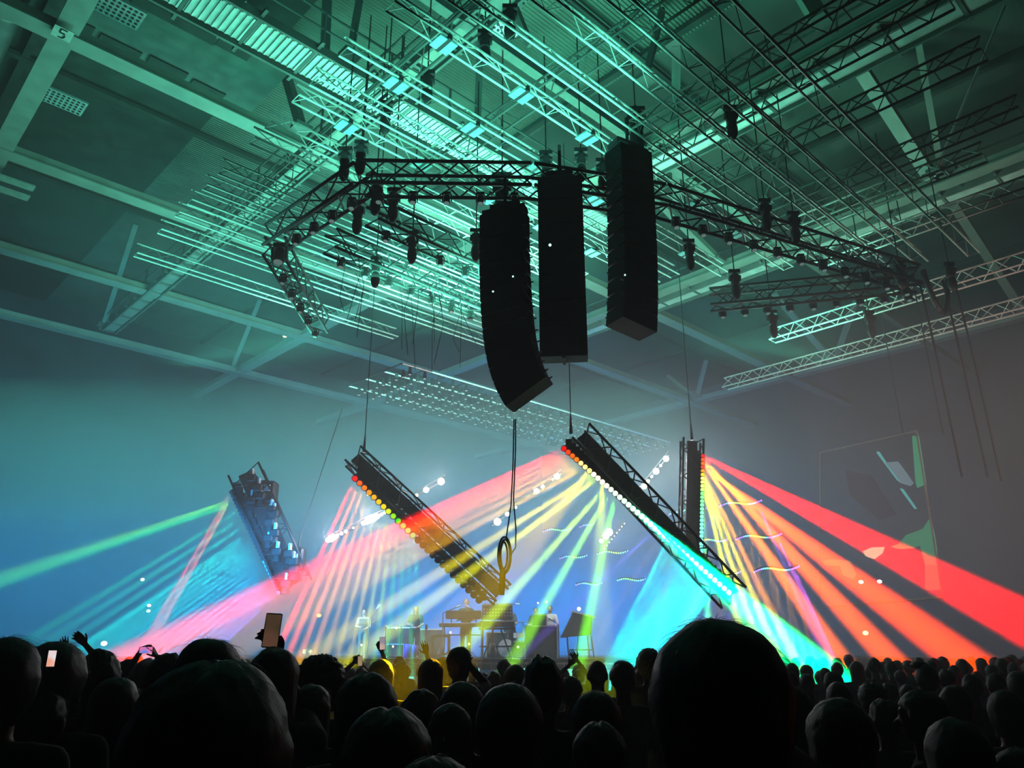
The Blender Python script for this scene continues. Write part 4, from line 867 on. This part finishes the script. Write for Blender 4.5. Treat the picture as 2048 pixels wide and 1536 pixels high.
# --- right
R_ = [('small head nearest the right shoulder of the very tall figure', 1559, 1337, 22, 'short', 'black', .09), ('round dark head right of the very tall figure', 1578, 1342, 38, 'short', 'black', .095), ('egg shaped head rimmed in green', 1612, 1346, 34, 'short', 'black', .09),
      ('long haired head with yellow-green lit edges', 1664, 1342, 42, 'tousled', 'brown', .1), ('bald looking head with an amber edge before the yellow-green lit one', 1674, 1362, 54, 'shaved', 'brown', .09), ('curly topped head at the end of the green beam', 1742, 1362, 62, 'curly', 'black', .11),
      ('dark head right of the curly topped one', 1776, 1364, 36, 'short', 'black', .09), ('flat dark head between the curly topped and the quiffed one', 1812, 1368, 36, 'short', 'black', .09), ('head with a quiff standing highest at the right', 1849, 1327, 46, 'quiff', 'black', .095),
      ('round dark head right of the quiffed one', 1890, 1338, 36, 'short', 'black', .092), ('head with a grey green temple, third from the right edge', 1940, 1347, 42, 'short', 'black', .092), ('head with pale stripes of side hair, second from the right edge', 1988, 1345, 40, 'short', 'brown', .092),
      ('dark head cut by the right edge', 2036, 1340, 54, 'tousled', 'black', .1), ('dark head with a pale collar line beside the very tall figure', 1584, 1372, 74, 'long', 'black', .1), ('large long haired head at the lower right with a reddish sheen', 1672, 1392, 134, 'long', 'red', .115),
      ('long haired head turned left with a pale cheek at the right', 1838, 1378, 92, 'long', 'brown', .105), ('dark figure right of the pale cheek', 1905, 1368, 66, 'tousled', 'black', .105), ('tall backed dark head near the right edge', 2006, 1378, 76, 'tousled', 'black', .1),
      ('long haired head with a grey sheen at the lower right', 1903, 1433, 130, 'long', 'brown', .11), ('small head with a parting at the bottom, right of the very tall figure', 1567, 1483, 110, 'parted', 'brown', .1), ('head rising at the lower right corner', 2030, 1493, 120, 'long', 'brown', .1),
      ('dark figure between the reddish sheen and the pale cheek', 1765, 1395, 70, 'short', 'black', .1)]
for i, (tx, x, y, w_, k, c, r_) in enumerate(R_): person(tx, x, y, w_, k, c, r_, .9 if 'turned left' in tx else 0, shirt=['black', 'navy', 'grey', 'black'][i % 4])
# --- far rows: tiny heads right before the barrier and the sides
R.seed(11); far = []
xs = list(range(-10, 700, 27))+list(range(700, 1300, 50))+list(range(1480, 2060, 25))
for row in range(3):
    for x in xs:
        d = 12.5+row*2.6+R.uniform(-.4, .4); xx = x+R.uniform(-8, 8)+row*9
        if 700 < x < 1300 and row > 0: continue
        hz = R.uniform(1.58, 1.80); pp = P(xx, 1330, d)
        if not far or (len(far) < 6):
            y = 1298+(CZ-hz)/d*1635
            t = person('small dark head in the far rows before the stage', xx, y, 24, ['short', 'long', 'tousled', 'short', 'curly', 'short'][len(far)], 'black', .1, near=False, dist=d)
            t['group'] = 'far rows of the crowd'; far.append(t); base = t
        else:
            c = copy_tree(far[R.randrange(len(far))]); c.location = (pp.x, d, 0); k = hz/1.78; c.scale = (k, k, k)
# phones
phone(544, 1261, 3.86, 62, 'dark phone held up over the left crowd, its screen dim brown', (.05, .035, .02), (.10, .05, .03), -.06, e=1)
phone(103, 1317, 2.6, 30, 'phone with a bright white and orange picture at the far left', (.9, .9, 1), (1, .45, .3), 0, e=.9)
phone(292, 1300, 7.08, 24, 'phone held sideways showing a pink and blue picture', (.9, .2, .5), (.15, .3, .9), 0, True, 1.0)
phone(765, 1287, 10.1, 23, 'small phone raised highest before the stage, showing the show', (.3, .3, .5), (.8, .6, .5), .05, e=.8)
phone(720, 1322, 9.95, 18, 'pale phone held low left of the highest small phone', (.55, .45, .3), (.7, .5, .25), .05, e=.6)
# performers, facing the hall
KEY = [((-.27, .12, 1.12), (-.2, .36, 1.12), (0, 0, -1), .4), ((.27, .12, 1.12), (.2, .36, 1.12), (0, 0, -1), .4)]
MIC = [((-.27, .05, 1.14), (-.1, .24, 1.02), (1, 0, 0), .8), ((.27, .05, 1.14), (.12, .26, 1.1), (-1, 0, 0), .8)]
def perf(label, x, d, hz, kind, hair, shirt, arms, pants='black', skin=2, rz_=math.pi):
    p = P(x, 1300, d)
    t = person(label, x, 1210, 20, kind, hair, .088, rz_, shirt=shirt, arms=arms, near=False, dist=d, pants=pants, skin=skin)
    k = hz/1.77; t.scale = (k, k, k); t.location = (p.x, d, SZ); return t
perf('bald performer in a dark shirt behind the stacked keyboards', 931, 26.6, 1.86, 'shaved', 'blond', 'green', KEY)
perf('performer in a black and white striped shirt at the microphone, far left', 724, 26.0, 1.5, 'short', 'brown', 'cream', MIC, 'cream')
perf('performer with a pale belt standing left of the keyboards', 829, 26.6, 1.62, 'long', 'brown', 'grey', MIC, 'grey')
perf('performer bending behind the hooded synthesizer', 1018, 27.6, 1.72, 'short', 'brown', 'grey', KEY)
perf('seated height performer in a white shirt behind the road case', 1101, 27.0, 1.66, 'short', 'black', 'white', KEY, 'denim')
perf('musician half hidden behind the small box', 1072, 28.0, 1.64, 'short', 'black', 'navy', KEY)
# stripes and belt
p = P(724, 1300, 26.0)
for o in COL.objects:
    if o.get('label', '').startswith('performer in a black and white'):
        mb = MB()
        for k in range(8): mb.ell((0, 0, 1.04+k*.05), (.2-.002*abs(k-5), .142, .013), 24, 4)
        s_ = mb.build('stripes', M_cloth['black'], o)
    if o.get('label', '').startswith('performer with a pale belt'):
        MB().ell((0, 0, 1.02), (.195, .14, .06), 24, 8).build('belt', M_white, o)
# ------------------------------------------------------------------ haze filling the hall
def haze(name, label, shape, dens, col=(.85, .95, 1), g=.0):
    m = bpy.data.materials.new('haze'); m.use_nodes = True; nt = m.node_tree; nt.nodes.clear()
    a = nt.nodes.new('ShaderNodeVolumeScatter'); o_ = nt.nodes.new('ShaderNodeOutputMaterial'); nt.links.new(a.outputs[0], o_.inputs['Volume'])
    a.inputs['Density'].default_value = dens; a.inputs['Color'].default_value = (*col, 1); a.inputs['Anisotropy'].default_value = g
    m.cycles.homogeneous_volume = True
    o = shape.build(name, m); return tag(o, label, 'haze', kind='stuff')
haze('haze', 'denser stage haze filling the lower half of the hall', MB().box(H(15, (VA+VB)/2, 5.42), (UB-UA-.2, VB-VA-.2, 10.76), (UX, VX, ZX)), HAZE)
haze('haze', 'thin veil of haze under the roof', MB().box(H(15, (VA+VB)/2, 14.2), (UB-UA-.2, VB-VA-.2, 6.76), (UX, VX, ZX)), HAZE*.25)
